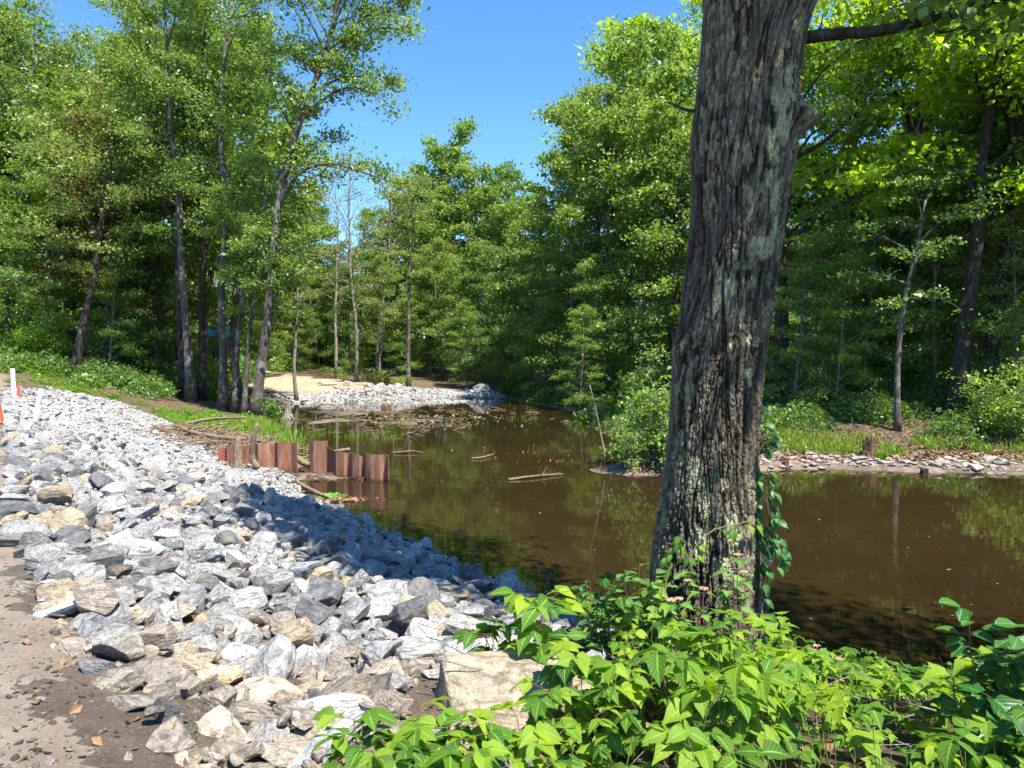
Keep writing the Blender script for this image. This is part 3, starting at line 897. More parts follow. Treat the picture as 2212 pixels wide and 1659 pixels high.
def grow(seed, path, r0, r1=0.03, crown0=.35, nl=16, cr=4.0, prof='round', nleaf=14000, lsize=.15, low=12, high=58, droop=.25, sub=1.0, sh=.42, sv=.16,
         limbs=(), sides=8, top=True, gapless=0.0):
    """a broadleaf tree in its own space. returns (wood Acc, leaf centres, sizes, clump values)"""
    r = np.random.default_rng(seed)
    path = spline(np.asarray(path, float), 18)
    H = path[-1, 2] - path[0, 2]
    fr = np.linspace(0, 1, len(path))
    rad = r0 * (1 - fr) ** .85 + r1
    rad[0] *= 1.45; rad[1] *= 1.1
    wood = Acc()
    add_tube(wood, path, rad, sides, True)
    tips = []
    def side_branches(P, L, rl, m, az):
        for g in r.uniform(.22, 1.0, m):
            i0 = g * (len(P) - 1)
            a = P[int(i0)] + (P[min(int(i0) + 1, len(P) - 1)] - P[int(i0)]) * (i0 % 1)
            az2 = az + r.choice([-1, 1]) * r.uniform(.5, 1.4)
            l2 = L * r.uniform(.22, .5) * (1.15 - .5 * g) * sub
            el = r.uniform(-.12, .5)
            d = np.array([math.cos(az2) * math.cos(el), math.sin(az2) * math.cos(el), math.sin(el)])
            e = a + d * l2 + np.array([0, 0, -droop * .35 * l2])
            B = wob(a, e, 4, .05 * l2, r)
            add_tube(wood, B, np.linspace(rl * .38, .006, 4), 3)
            for tt in (.45, .75, 1.0):
                tips.append((B[0] + (B[-1] - B[0]) * tt, .6 + .5 * l2 / 1.5))
    # explicit limbs
    for lp, lr, dens in limbs:
        lp = spline(np.asarray(lp, float), 14)
        L = np.linalg.norm(np.diff(lp, axis=0), axis=1).sum()
        add_tube(wood, lp, np.linspace(lr, .015, 14), 6)
        d = lp[-1] - lp[0]
        side_branches(lp, max(2.2, L * .55), lr, int(dens * L), math.atan2(d[1], d[0]))
        tips.append((lp[-1], 1))
    az = r.uniform(0, 6.28)
    for q_ in range(nl):
        f = crown0 + (0.985 - crown0) * ((q_ + r.uniform(.1, .9)) / nl)
        u = (f - crown0) / (1 - crown0)
        pr = {'round': math.sqrt(max(.06, 1 - (u * 1.9 - .85) ** 2 * .93)), 'cone': 1.06 - u * .42 - .25 * u ** 3, 'dome': .72 + .42 * math.sin(min(1, u * 1.15) * 3.0) - .10 * u, 'vase': .45 + .75 * math.sin(u * 2.6), 'flat': 1.0 - .35 * u}[prof]
        az += 2.4 + r.normal(0, .35)
        L = cr * pr * r.uniform(.7, 1.2)
        el = R(low + (high - low) * u + r.normal(0, 8))
        i0 = f * (len(path) - 1)
        a = path[int(i0)] + (path[min(int(i0) + 1, len(path) - 1)] - path[int(i0)]) * (i0 % 1)
        d = np.array([math.cos(az) * math.cos(el), math.sin(az) * math.cos(el), math.sin(el)])
        e = a + d * L
        P = wob(a, e, 7, .035 * L, r)
        tt = np.linspace(0, 1, 7)
        P[:, 2] += L * .16 * np.sin(tt * 3.14) - droop * L * .5 * tt ** 2.5
        rl = max(.014, min((r0 * (1 - f) ** .85 + r1) * .5, .03 + .012 * L))
        add_tube(wood, P, np.linspace(rl, .010, 7), 5)
        side_branches(P, L, rl, int(3 + L * 2.6), az)
        tips.append((P[-1], 1.0))
    if top:
        tips.append((path[-1], 1.0))
    TP_ = np.array([t_[0] for t_ in tips])
    TW = np.array([t_[1] for t_ in tips])
    PWT = TW * np.exp(r.normal(0, .7, len(tips)))
    idx = r.choice(len(tips), nleaf, p=PWT / PWT.sum())
    sc = TW[idx][:, None]
    P = TP_[idx] + r.normal(0, 1, (nleaf, 3)) * (sh, sh, sv) * sc
    cl = r.uniform(0, 1, len(tips))[idx]
    S = lsize * np.exp(r.normal(0, .26, nleaf)) * (.8 + .45 * r.uniform(0, 1, len(tips))[idx])
    return wood, P, S, cl, r

def crown_mesh(name, P, S, cl, r, mat, up=.7, spread=.9):
    V, F = leaf_kites(P, S, r, up, spread)
    rnd = np.clip(cl * .55 + r.uniform(0, 1, len(P)) * .45, 0, 1)
    return mesh(name, V, F, mat, False, {'rnd': ('FLOAT', 'FACE', rnd)})
def tree(name, seed, path, mats, loc, label, cat='tree', group=None, up=.7, spread=.9, part='crown', **kw):
    wood, P, S, cl, r = grow(seed, path, **kw)
    root = empty(name, loc)
    link('trunk', wood.mesh('trunk', M[mats[0]]), root)
    if len(P):
        link(part, crown_mesh(part, P, S, cl, r, M[mats[1]], up, spread), root)
    return tag(root, label, cat, group)
def lean(H, dx=0, dy=0, k=.5, seed=0):
    r = np.random.default_rng(seed + 900)
    t = np.linspace(0, 1, 7)
    w_ = np.cumsum(r.normal(0, .018 * H, (7, 2)), 0)
    w_ -= w_[0]
    return np.stack([dx * t ** (1 + k) + w_[:, 0] * .7, dy * t ** (1 + k) + w_[:, 1] * .7, H * t], 1)

G = {'n': 0}
PROTO = {}
KIND = {  # every kind is 20 m tall in its own space and scaled where it stands
    'm1': dict(mats=('bark', 'leaf_mid'), r0=.24, crown0=.20, nl=34, cr=4.6, prof='dome', nleaf=16000, lsize=.265, sh=.35, sv=.25, low=18, high=52, droop=.14),
    'm2': dict(mats=('bark', 'leaf_mid'), r0=.22, crown0=.30, nl=28, cr=4.2, prof='vase', nleaf=15000, lsize=.255, low=28, high=58, sh=.34, sv=.25, droop=.15),
    'm3': dict(mats=('bark_dark', 'leaf_dark'), r0=.26, crown0=.18, nl=34, cr=4.7, prof='dome', nleaf=17500, lsize=.265, sh=.35, sv=.25, low=18, high=50, droop=.14),
    'b1': dict(mats=('bark', 'leaf_dark'), r0=.2, crown0=.07, nl=36, cr=5.6, prof='cone', nleaf=15000, lsize=.24, low=8, high=48, droop=.2, sh=.52, sv=.20),
    'b2': dict(mats=('bark_pale', 'leaf_mid'), r0=.18, crown0=.05, nl=34, cr=5.2, prof='cone', nleaf=13500, lsize=.24, low=10, high=52, droop=.18, sh=.5, sv=.22),
    's1': dict(mats=('bark', 'leaf_mid'), r0=.20, crown0=.42, nl=24, cr=3.4, prof='vase', nleaf=13000, lsize=.18, low=30, high=68),
    's2': dict(mats=('bark_pale', 'leaf_olive'), r0=.17, crown0=.34, nl=24, cr=3.5, prof='round', nleaf=12000, lsize=.18, low=25, high=65),
    'y1': dict(mats=('bark_dark', 'leaf_yel'), r0=.27, crown0=.32, nl=24, cr=6.0, prof='round', nleaf=17500, lsize=.22, low=15, high=60, sh=.42, sv=.16),
    'o1': dict(mats=('bark_pale', 'leaf_olive'), r0=.18, crown0=.22, nl=26, cr=4.0, prof='round', nleaf=11500, lsize=.21, low=15, high=60, sh=.4, sv=.22),
    'r1': dict(mats=('bark', 'leaf_red'), r0=.15, crown0=.25, nl=26, cr=4.0, prof='round', nleaf=7500, lsize=.19, low=20, high=58, sh=.42, sv=.28),
    'd1': dict(mats=('dead', 'leaf_olive'), r0=.16, crown0=.34, nl=22, cr=3.8, prof='vase', nleaf=900, lsize=.16, low=30, high=62),
}
def place(kind, px, Yd, Hm, label, name='tree', rot=None, group=None, wide=1.0, zoff=0.0, cat='tree'):
    q_ = np.random.default_rng(int(px * 7 + Yd * 131) % 99991)
    x = (px - CX) / FPX * Yd
    z = hz(x, Yd) - .08 + zoff
    sc = Hm / 20.0
    if kind not in PROTO:
        kw = dict(KIND[kind]); mats = kw.pop('mats')
        PROTO[kind] = tree(name, sum(map(ord, kind)) * 7, lean(20, .8, .4, .5, sum(map(ord, kind))), mats, (0, 0, 0), label, **kw)
        o = PROTO[kind]
    else:
        o = copy_tree(PROTO[kind])
        o.name = name
    o.location = (x, Yd, z)
    o.rotation_euler = (q_.normal(0, .02), q_.normal(0, .02), q_.uniform(0, 6.28) if rot is None else rot)
    o.scale = (sc * wide, sc * wide, sc)
    if 'group' in o: del o['group']
    return tag(o, label, cat, group)

# --- the left group ------------------------------------------------
def pxpath(pts, Yd, base):
    P = np.array([at(a, b, Yd + (c[0] if c else 0)) for a, b, *c in pts])
    return P - np.asarray(base)
LB = np.array([gpt(548, 36)[0], 36.0, gpt(548, 36)[2] - .1])
def lt(px, py, dy=0.0):
    return at(px, py, 36 + dy) - LB
lp = np.array([[0, 0, 0], lt(560, 820), lt(577, 700), lt(590, 560), lt(603, 430), lt(636, 300), lt(682, 172), lt(712, 80), lt(738, -30), lt(760, -120)])
wood, P, S, cl, r = grow(3, lp, .25, .03, crown0=.58, nl=22, cr=3.7, prof='vase', nleaf=21000, lsize=.16, low=20, high=62, sh=.42, sv=.22, limbs=[
    ([lt(603, 440), lt(628, 395, -.4), lt(668, 362, -.8), lt(730, 355, -1.2), lt(800, 378, -1.4), lt(868, 400, -1.5)], .11, 3.2),
    ([lt(655, 250), lt(700, 215, -.3), lt(745, 190, -.8), lt(800, 200, -1.0), lt(845, 255, -1.2)], .08, 3.2),
    ([lt(672, 200), lt(735, 170, .5), lt(795, 165, .8), lt(850, 182, 1.0)], .07, 3.4),
    ([lt(690, 150), lt(750, 90, -.5), lt(820, 60, -.8), lt(893, 70, -1.0)], .08, 3.8),
    ([lt(700, 120), lt(770, 50, .6), lt(840, 5, 1.0), lt(885, -10, 1.2)], .08, 3.8),
    ([lt(610, 400), lt(650, 330, 1), lt(720, 290, 1.6)], .06, 3.0),
    ([lt(640, 290), lt(610, 240, .5), lt(585, 180, 1.2), lt(575, 110, 1.6)], .07, 3.2),
    ([lt(590, 560), lt(640, 520, -.8), lt(690, 500, -1.4)], .045, 3.5),
    ([lt(580, 660), lt(622, 600, -.5), lt(652, 560, -1.0)], .05, 3.5)])
root = empty('tree', LB)
link('trunk', wood.mesh('trunk', M['bark']), root)
link('crown', crown_mesh('crown', P, S, cl, r, M['leaf_mid']), root)
tag(root, 'tall grey tree leaning right at the pond edge with one long arching limb', 'tree')

def slim(px_pts, Yd, r0, label, seed, mats=('bark', 'leaf_mid'), **kw):
    bx = px_pts[0][0]
    b = gpt(bx, Yd); b[2] -= .1
    pts = np.array([[0, 0, 0]] + [at(a, c, Yd) - b for a, c in px_pts[1:]])
    args = dict(crown0=.4, nl=20, cr=3.0, prof='vase', nleaf=9500, lsize=.15, low=20, high=62, sh=.4, sv=.17)
    args.update(kw)
    return tree('tree', seed, pts, mats, b, label, r0=r0, **args)
slim([(480, 860), (482, 760), (478, 620), (488, 450), (474, 260), (492, 60), (500, -90)], 38.5, .22, 'straight grey trunk with hanging vines right of the blue roof', 21, crown0=.38)
slim([(505, 865), (512, 760), (522, 660), (545, 560), (560, 480), (600, 380)], 37.6, .13, 'thin trunk leaning right between the vined trunk and the leaning tall tree', 22, crown0=.45, cr=2.4, nleaf=6000, nl=14)
slim([(524, 872), (534, 790), (540, 700), (562, 600), (600, 520)], 36.8, .12, 'short pale slanting trunk just left of the leaning tall tree', 23, crown0=.5, cr=2.0, nleaf=4500, nl=12)
slim([(412, 848), (404, 720), (392, 560), (384, 400), (366, 250), (360, 90), (350, -60)], 40.5, .24, 'front mottled trunk of the close pair left of the blue roof', 24, crown0=.36, cr=3.6, nleaf=12000)
slim([(396, 842), (388, 700), (380, 520), (350, 380), (330, 230), (300, 80)], 42.5, .22, 'dark trunk directly behind the mottled trunk of the pair', 25, ('bark_dark', 'leaf_mid'), crown0=.36, cr=3.4, nleaf=10500)
slim([(434, 835), (436, 700), (442, 520), (450, 330), (440, 130), (450, -40)], 43.5, .19, 'dark straight trunk between the mottled pair and the blue roof', 26, ('bark_dark', 'leaf_mid'), crown0=.42)
slim([(158, 765), (182, 690), (204, 600), (216, 500), (238, 380), (250, 260)], 40, .22, 'dark trunk slanting right out of the bushes above the verge', 27, ('bark_dark', 'leaf_olive'), crown0=.36, cr=3.6, nleaf=10000)
slim([(118, 770), (120, 640), (124, 545), (120, 490), (133, 450), (155, 395)], 44, .15, 'pale crooked trunk bending right at its top on the far left', 28, ('bark_pale', 'leaf_mid'), crown0=.6, cr=2.6, nleaf=5000, nl=12)
slim([(58, 765), (60, 600), (54, 420), (52, 280), (60, 190), (80, 120)], 47, .22, 'tall pale trunk forking high up near the left photo edge', 29, ('bark_pale', 'leaf_mid'), crown0=.32, cr=4.2, nleaf=13000)
slim([(346, 835), (342, 760), (340, 650), (346, 520)], 44, .12, 'thin upright trunk left of the mottled pair', 30, ('bark_dark', 'leaf_dark'), crown0=.35, cr=2.8, nleaf=7000, nl=14)
slim([(262, 800), (266, 700), (262, 560), (250, 420), (262, 280)], 47, .15, 'slender dark trunk in the deep shade behind the left bushes', 31, ('bark_dark', 'leaf_olive'), crown0=.3, cr=3.6, nleaf=11000)

for a in (('b1', 330, 47, 15, 'broad low-branched tree in shade behind the thin upright trunk'), ('m1', 230, 52, 19, 'full round tree behind the dark slanting trunk'),
          ('m3', 20, 50, 22, 'dark full tree at the left photo edge'), ('b2', 95, 43, 11, 'low bushy young tree above the white posts'),
          ('b1', -40, 41, 13, 'low bushy tree cut off by the left photo edge'), ('m1', -110, 46, 23, 'tall tree cut off by the upper left photo corner'),
          ('m2', 350, 58, 22.5, 'tall feathery tree topping the left group'), ('m3', 150, 60, 21.5, 'dark tall tree in the second row on the left'),
          ('m1', 290, 68, 23, 'tree of the back row between the two dark trunks'), ('m2', 40, 64, 24, 'tallest tree of the far left back row'),
          ('b2', 230, 42, 8, 'young leafy tree in front of the dark shade on the left'), ('b2', 650, 78, 15, 'leafy tree right of the leaning tall tree'),
          ('m1', 560, 80, 24, 'round tree filling the gap behind the leaning tall tree'), ('m2', 450, 56, 24, 'tall tree behind the vined trunk'),
          ('m3', 690, 80, 17, 'dark low tree under the arching limb'), ('b1', 590, 84, 18, 'spreading dark tree behind the sand clearing'),
          ('m1', 520, 47, 22, 'round crown filling the left group just left of the leaning tall tree'), ('m2', 400, 50, 24.5, 'tall crown above the mottled pair of trunks'), ('m1', 610, 80, 25, 'round tree behind the crown of the leaning tall tree'), ('m1', 170, 46, 16, 'round tree behind the crooked pale trunk'),
          ('b2', 290, 48, 7, 'low bright young tree in the left understory'), ('b2', 370, 53, 8, 'young understory tree left of the shed'), ('b2', 560, 64, 9, 'young understory tree right of the shed'), ('b2', 450, 74, 9, 'bright young tree behind the shed'), ('b2', 180, 46, 7, 'bright young tree beside the dark slanting trunk'), ('b2', 462, 62, 6, 'leafy sapling half hiding the shed'), ('b2', 640, 72, 9, 'young tree at the back of the clearing'),
          ('b2', 1010, 60, 7, 'bright young tree at the far shore beside the stone heap'), ('b2', 1090, 60, 7, 'bright young tree right of the far stone heap'), ('b2', 1170, 50, 7, 'bright young tree overhanging the far right shore'), ('b2', 1250, 42, 6, 'bright young tree over the shaded water'),
          ('r1', 235, 43.5, 15.5, 'tree with reddish young leaves above the dark slanting trunk'), ('d1', 300, 52, 22, 'bare-topped tree with reddish twigs against the upper left sky'), ('d1', 640, 50, 14, 'bare thin tree under the arching limb of the leaning tree'),
          ('b2', 400, 82, 12, 'bright low tree beside the blue-roofed shed'), ('b1', 540, 82, 11, 'low dark tree right of the blue-roofed shed'), ('b1', 300, 50, 10, 'dark low tree in the left thicket')):
    place(a[0], a[1], a[2], a[3], a[4])
# --- the middle ----------------------------------------------------
for a in (('o1', 750, 74, 13, 'pale olive sapling tree beside the bare crooked tree'), ('d1', 770, 62, 18, 'bare crooked grey tree with few leaves in the middle'),
          ('d1', 725, 66, 17, 'second bare grey tree left of the crooked one'), ('d1', 815, 70, 19, 'thin bare tree right of the crooked one'), ('o1', 820, 66, 11, 'loose olive tree behind the boulders on the sand'),
          ('m1', 880, 78, 16.5, 'round tree whose top meets the sky left of the snag'), ('m1', 940, 76, 17.5, 'round tree directly right of the snag'), ('b2', 880, 68, 8, 'low bright tree at the foot of the grey snag'),
          ('m1', 1010, 74, 18.5, 'wide round tree in the middle of the far shore'), ('b2', 990, 66, 11, 'bright low tree in the middle of the far shore'), ('m3', 1120, 70, 17, 'dark tree on the far right shore behind the bright one'), ('m1', 1075, 68, 16, 'round tree above the far stone heap'),
          ('b1', 760, 74, 10, 'low dark tree behind the boulders'), ('b2', 700, 80, 13, 'leafy tree behind the far sand'),
          ('m1', 800, 88, 17, 'far round tree seen through the bare trees'), ('m1', 860, 90, 19, 'far tree left of the grey snag'),
          ('m2', 925, 84, 20, 'upright far tree above the grey snag'), ('m1', 990, 80, 24, 'rounded far tree with the highest middle top'), ('m3', 1060, 78, 20.5, 'dark far tree left of the big maple group'),
          ('o1', 960, 70, 13, 'olive tree at the foot of the far middle trees'), ('b1', 1030, 64, 12, 'spreading tree above the loose stone heap'), ('b2', 930, 72, 11, 'low far tree right of the grey snag'),
          ('o1', 690, 76, 11, 'loose pale tree at the back of the sand'), ('b2', 600, 80, 11, 'low leafy tree beside the sand clearing')):
    place(a[0], a[1], a[2], a[3], a[4])
# --- the right of the sky ------------------------------------------
for a in (('m1', 1200, 62, 17.5, 'rounded tree stepping down to the middle'), ('m2', 1265, 55, 19.5, 'feathery tree on the left flank of the big maples'), ('m1', 1350, 51, 22.5, 'tallest maple of the group left of the thick trunk'),
          ('m1', 1435, 52, 22.5, 'dark maple directly left of the thick trunk'), ('m2', 1300, 47, 17.5, 'mid-sized maple in front of the tallest one'), ('b2', 1150, 56, 13, 'spreading tree over the far right shore'),
          ('b2', 1240, 49, 12, 'dark spreading tree leaning over the water'), ('b2', 1190, 52, 10.5, 'bright leafy tree in front of the dark spreading one'), ('b2', 1380, 43, 13, 'dark spreading tree behind the island shrub'),
          ('b2', 1300, 44, 8.5, 'low bright tree at the shaded shore'), ('b1', 1090, 58, 9.5, 'low dark tree behind the loose stone heap'), ('m1', 1450, 42, 15, 'dark round tree behind the island shrub'), ('y1', 1480, 58, 25.5, 'yellow-green tree peeking out left of the thick trunk')):
    place(a[0], a[1], a[2], a[3], a[4])
# --- the right bank ------------------------------------------------
slim([(1690, 760), (1688, 640), (1684, 520), (1700, 400), (1720, 250), (1735, 60), (1750, -80)], 30, .30, 'dark tree half hidden behind the thick trunk with two rising limbs', 41, ('bark_dark', 'leaf_mid'), crown0=.30, nl=16, cr=4.0, nleaf=8500, lsize=.16, sh=.36,
     limbs=[([np.array(at(1690, 530, 30)) - gpt(1690, 30), np.array(at(1760, 470, 29.4)) - gpt(1690, 30), np.array(at(1830, 425, 29)) - gpt(1690, 30), np.array(at(1880, 380, 28.6)) - gpt(1690, 30)], .11, 2.0),
            ([np.array(at(1712, 340, 30)) - gpt(1690, 30), np.array(at(1800, 285, 29.5)) - gpt(1690, 30), np.array(at(1850, 215, 29)) - gpt(1690, 30), np.array(at(1885, 120, 28.5)) - gpt(1690, 30)], .11, 2.0)])
slim([(1942, 945), (1938, 820), (1946, 700), (1960, 620), (1980, 540), (2000, 430)], 24.3, .085, 'slender pale leaning tree on the right bank behind the short stump', 42, ('bark', 'leaf_dark'), crown0=.42, nl=11, cr=1.9, nleaf=2000, lsize=.12, low=0, high=50, sh=.30, sv=.06)
for a in (('y1', 2060, 26, 20, 'bright yellow-green oak spreading over the upper right of the photo'), ('y1', 1800, 40, 25, 'airy yellow-green oak right of the thick trunk'), ('m1', 2000, 36, 12, 'dark tree under the bright oak'), ('b2', 1900, 38, 9, 'dark layered tree on the slope behind the stump'), ('b1', 2120, 34, 10, 'dark layered tree on the slope at the right'),
          ('y1', 2130, 27, 19, 'yellow-green oak on the right bank by the photo edge'), ('y1', 1900, 34, 22, 'yellow-green oak behind the slender pale tree'), ('m1', 2200, 40, 17, 'dark tree behind the yellow-green oak at the edge'),
          ('m1', 2060, 38, 13, 'dark tree in the shade between the two oaks'), ('m1', 1790, 44, 13, 'round tree low on the slope right of the thick trunk'), ('m1', 1950, 48, 13.5, 'dark slope tree behind the slender pale one'),
          ('b2', 1750, 34, 8.5, 'low layered tree right of the thick trunk'), ('b2', 1860, 31, 7.5, 'low layered tree with sunlit sprays behind the stump'), ('b2', 2080, 28.5, 7.5, 'low layered tree with pale sprays at the right'), ('b2', 2210, 26, 8, 'low layered tree at the right photo edge'),
          ('b2', 1710, 28.5, 7, 'young bright tree at the water side right of the thick trunk'), ('b2', 1800, 27.5, 6, 'low bright sapling behind the shore grass'), ('b2', 2020, 28, 8.5, 'leafy young tree right of the slender pale tree'),
          ('b2', 2140, 30, 9.5, 'layered young tree before the right-hand oak trunk'), ('m1', 1850, 36, 12, 'round young tree deep behind the stump'), ('m1', 2250, 31, 14, 'round tree filling the right photo edge'), ('b2', 1930, 36, 9, 'layered young tree deep behind the slender pale tree'),
          ('b1', 1990, 33, 10, 'layered tree in deep shade behind the slender pale tree'), ('m1', 2330, 30, 19, 'tree cut off by the right photo edge'), ('m3', 2480, 26, 20, 'tall dark tree just outside the right edge'), ('m1', 1680, 48, 17, 'round tree hidden mostly by the thick trunk'),
          ('b1', 1590, 40, 10, 'spreading tree seen just beside the thick trunk')):
    place(a[0], a[1], a[2], a[3], a[4])
def place_xy(kind, x, y, Hm, label):
    return place(kind, CX + x / y * FPX, y, Hm, label)
place_xy('m3', 26, 21, 20, 'tall tree right of the photo shading the right bank')
place_xy('m1', 30, 15.5, 20, 'full tree right of the photo near the pond end')

# --- woodland behind everything ------------------------------------
q = np.random.default_rng(9)
PW, SW, CW = [], [], []
wd = Acc()
spots = [(x, y) for x, y in zip(q.uniform(-135, 120, 900), q.uniform(55, 150, 900)) if y > 84 or abs(x) > 38 + (y - 55) * .2]
spots = [p for p in spots if not (-9 < p[0] / p[1] * 60 < 2 and p[1] < 92)]
for x, y in spots[:230]:
    h_ = q.uniform(15, 21)
    if -0.35 < x / y < 0.15: h_ = q.uniform(13, 17)
    z = hz(x, y)
    n_ = 2300
    u = q.uniform(0.05, 1, n_)
    lob = q.normal(0, 1, (26, 3)) * (2.9, 2.9, h_ * .21) + (0, 0, h_ * .52)
    c = lob[q.integers(26, size=n_)] + q.normal(0, 1, (n_, 3)) * (1.0, 1.0, .7)
    c[:, 2] = np.clip(c[:, 2], .6, h_)
    PW.append(c + (x, y, z)); SW.append(np.exp(q.normal(0, .25, n_)) * .42)
    CW.append(np.clip(q.uniform(0, 1) * .5 + q.uniform(0, .5, n_), 0, 1))
    add_tube(wd, wob((x, y, z - .2), (x + q.normal(0, .5), y, z + h_ * .8), 4, .15, q), np.linspace(.22, .05, 4), 5)
PW = np.concatenate(PW)
V, F = leaf_kites(PW, np.concatenate(SW), q)
o = link('distant_woodland', mesh('distant_woodland', V, F, M['leaf_mid'], False, {'rnd': ('FLOAT', 'FACE', np.concatenate(CW))}))
tag(o, 'far mixed green woodland closing off the view behind the pond', 'woodland', kind='stuff')
link('woodland_trunks', wd.mesh('woodland_trunks', M['bark_dark']), o)
o.children[0]['kind'] = 'stuff'

# --- bushes and low growth -----------------------------------------
def clump(P, Rr, n, ls, r, flat_=.55, spread=.8):
    """leaves of a mound: denser at its skin"""
    d = unit(r.normal(0, 1, (n, 3)))
    d[:, 2] = np.abs(d[:, 2])
    rad = r.uniform(.45, 1.0, n) ** .6
    lob = .8 + .4 * vnoise(d * 2.6 + P[0], 3)
    return np.asarray(P) + d * (Rr * rad * lob)[:, None] * (1, 1, flat_)
def mass(name, spots_, mat, label, cat, dens, ls, seed, flat_=.8, kind='stuff', up=.7):
    r = np.random.default_rng(seed)
    PP, CC = [], []
    for x, y, R_ in spots_:
        n_ = int(dens * R_ ** 1.7)
        PP.append(clump((x, y, hz(x, y) - .1), R_, n_, ls, r, flat_))
        CC.append(np.clip(r.uniform(0, .55) + r.uniform(0, .45, n_), 0, 1))
    PP = np.concatenate(PP)
    V, F = leaf_kites(PP, ls * np.exp(r.normal(0, .25, len(PP))), r, up, .75)
    o = link(name, mesh(name, V, F, M[mat], False, {'rnd': ('FLOAT', 'FACE', np.concatenate(CC))}))
    return tag(o, label, cat, kind=kind)
q = np.random.default_rng(31)
def along(pts, n, jx, jy, r0, r1):
    S_ = spline(np.array([(*gpt(a, b)[:2], 0) for a, b in pts]), 400)
    out = []
    for _ in range(n):
        p_ = S_[q.integers(400)]
        out.append((p_[0] + q.normal(0, jx), p_[1] + q.normal(0, jy), q.uniform(r0, r1)))
    return out
sp_l = along([(-60, 44), (60, 42), (180, 41), (300, 43.5), (370, 45)], 60, 1.6, 2.4, .7, 1.7)
sp_l += along([(330, 46), (380, 47)], 12, 1.0, 1.5, .5, 1.1)
mass('undergrowth', sp_l, 'leaf_dark', 'dense green undergrowth along the foot of the left trees', 'undergrowth', 420, .17, 1)
sp_r = along([(1480, 30), (1660, 26.5), (1760, 26), (1850, 27), (1960, 29.5), (2090, 27), (2240, 24)], 85, 1.3, 1.6, .5, 1.25)
sp_r = [a for a in sp_r if not (9.0 < a[0] < 15.2 and a[1] < 25.0 and not a[0] > 14)]
sp_r += along([(1090, 58), (1180, 52), (1260, 46), (1380, 36), (1480, 30)], 55, 1.0, 1.2, .6, 1.5)
mass('bank_undergrowth', sp_r, 'leaf_dark', 'shaded green undergrowth along the foot of the right trees', 'undergrowth', 520, .13, 2)
sp_v = along([(20, 40), (90, 37), (170, 35), (260, 33.0)], 65, .9, 1.0, .22, .5)
sp_v = [a for a in sp_v if sd_poly(np.array([a[0]]), np.array([a[1]]), ROCKZ)[0] > .3 and dam_s(a[0], a[1]) > 0.2]
mass('verge_herbs', sp_v, 'leaf_herb', 'sunny low herbs on the verge between far path and woods', 'herbs', 700, .10, 3)
sp_h = along([(330, 31.5), (400, 31.0), (470, 30.5), (520, 29.0)], 80, .7, 1.2, .25, .62)
sp_h += along([(230, 36), (290, 34.5), (350, 34), (420, 34.5), (470, 34)], 30, 1.0, 1.4, .2, .4)
sp_h = [a for a in sp_h if sd_poly(np.array([a[0]]), np.array([a[1]]), ROCKZ)[0] > .35]
mass('bank_herbs', sp_h, 'leaf_herb', 'bright green herb patch on the left shore behind the sheet piles', 'herbs', 900, .085, 4)
sp_f = along([(520, 78), (650, 74), (760, 71), (850, 65), (900, 61)], 36, 1.5, 1.6, .4, 1.0)
mass('clearing_scrub', sp_f, 'leaf_olive', 'pale scrub at the back edge of the sand clearing', 'scrub', 420, .15, 6)

def shrub(name, loc, R_, Hh, n, ls, mat, label, seed, stems=9, group=None, cat='shrub'):
    r = np.random.default_rng(seed)
    root = empty(name, loc)
    wa = Acc(); tips = []
    for s0 in range(stems):
        a = r.uniform(0, 6.28)
        e = np.array([math.cos(a) * R_ * r.uniform(.3, 1), math.sin(a) * R_ * r.uniform(.3, 1), Hh * r.uniform(.45, 1)])
        P = wob((r.normal(0, .08), r.normal(0, .08), -.1), e, 6, .05 * Hh, r)
        add_tube(wa, P, np.linspace(.022, .006, 6) * (1 + Hh * .15), 4)
        for t_ in (2, 3, 4, 5):
            tips.append(P[t_])
            for _ in range(4):
                b = P[t_] + r.normal(0, 1, 3) * (.3, .3, .22) * R_ * .8
                add_tube(wa, wob(P[t_], b, 3, .02, r), np.linspace(.008, .003, 3), 3)
                tips.append(b)
    tips = np.array(tips)
    tips[:, 2] = np.maximum(tips[:, 2], .08)
    idx = r.integers(len(tips), size=n)
    PP = tips[idx] + r.normal(0, 1, (n, 3)) * (.15, .15, .10) * max(R_, .5)
    PP[:, 2] = np.maximum(PP[:, 2], .02)
    link('stems', wa.mesh('stems', M['dead' if stems > 12 else 'stem']), root)
    link('foliage', crown_mesh('foliage', PP, ls * np.exp(r.normal(0, .25, n)), r.uniform(0, 1, len(tips))[idx], r, M[mat], .8, .75), root)
    return tag(root, label, cat, group)
ib = at(1400, 1035, 19.3)
shrub('shrub', (ib[0] + .35, ib[1] + .8, ZW + .15), .8, 3.3, 3200, .105, 'leaf_shrub', 'tall sunny shrub on the small island left of the thick trunk', 51, 16)
shrub('shrub', (ib[0] - .45, ib[1] + .4, ZW + .12), .6, 1.3, 1000, .10, 'leaf_shrub', 'lower spreading shrub at the left side of the island', 52, 14)
shrub('shrub', (ib[0] + .75, ib[1] + .1, ZW + .12), .5, 1.0, 900, .10, 'leaf_shrub', 'small low shrub at the island waterline against the thick trunk', 53, 8)
g = gpt(582, 33.0); shrub('shrub', g, .5, 1.15, 650, .12, 'leaf_dark', 'small shrub beside the foot of the leaning tall tree', 54, 6)
g = gpt(2190, 23.2); shrub('shrub', g, 1.3, 2.3, 3000, .12, 'leaf_shrub', 'sunlit shrub on the right bank at the photo edge', 55, 10)
g = gpt(1650, 22.5); shrub('shrub', g, .6, .9, 900, .11, 'leaf_dark', 'low shrub on the right bank just right of the thick trunk', 56, 8)
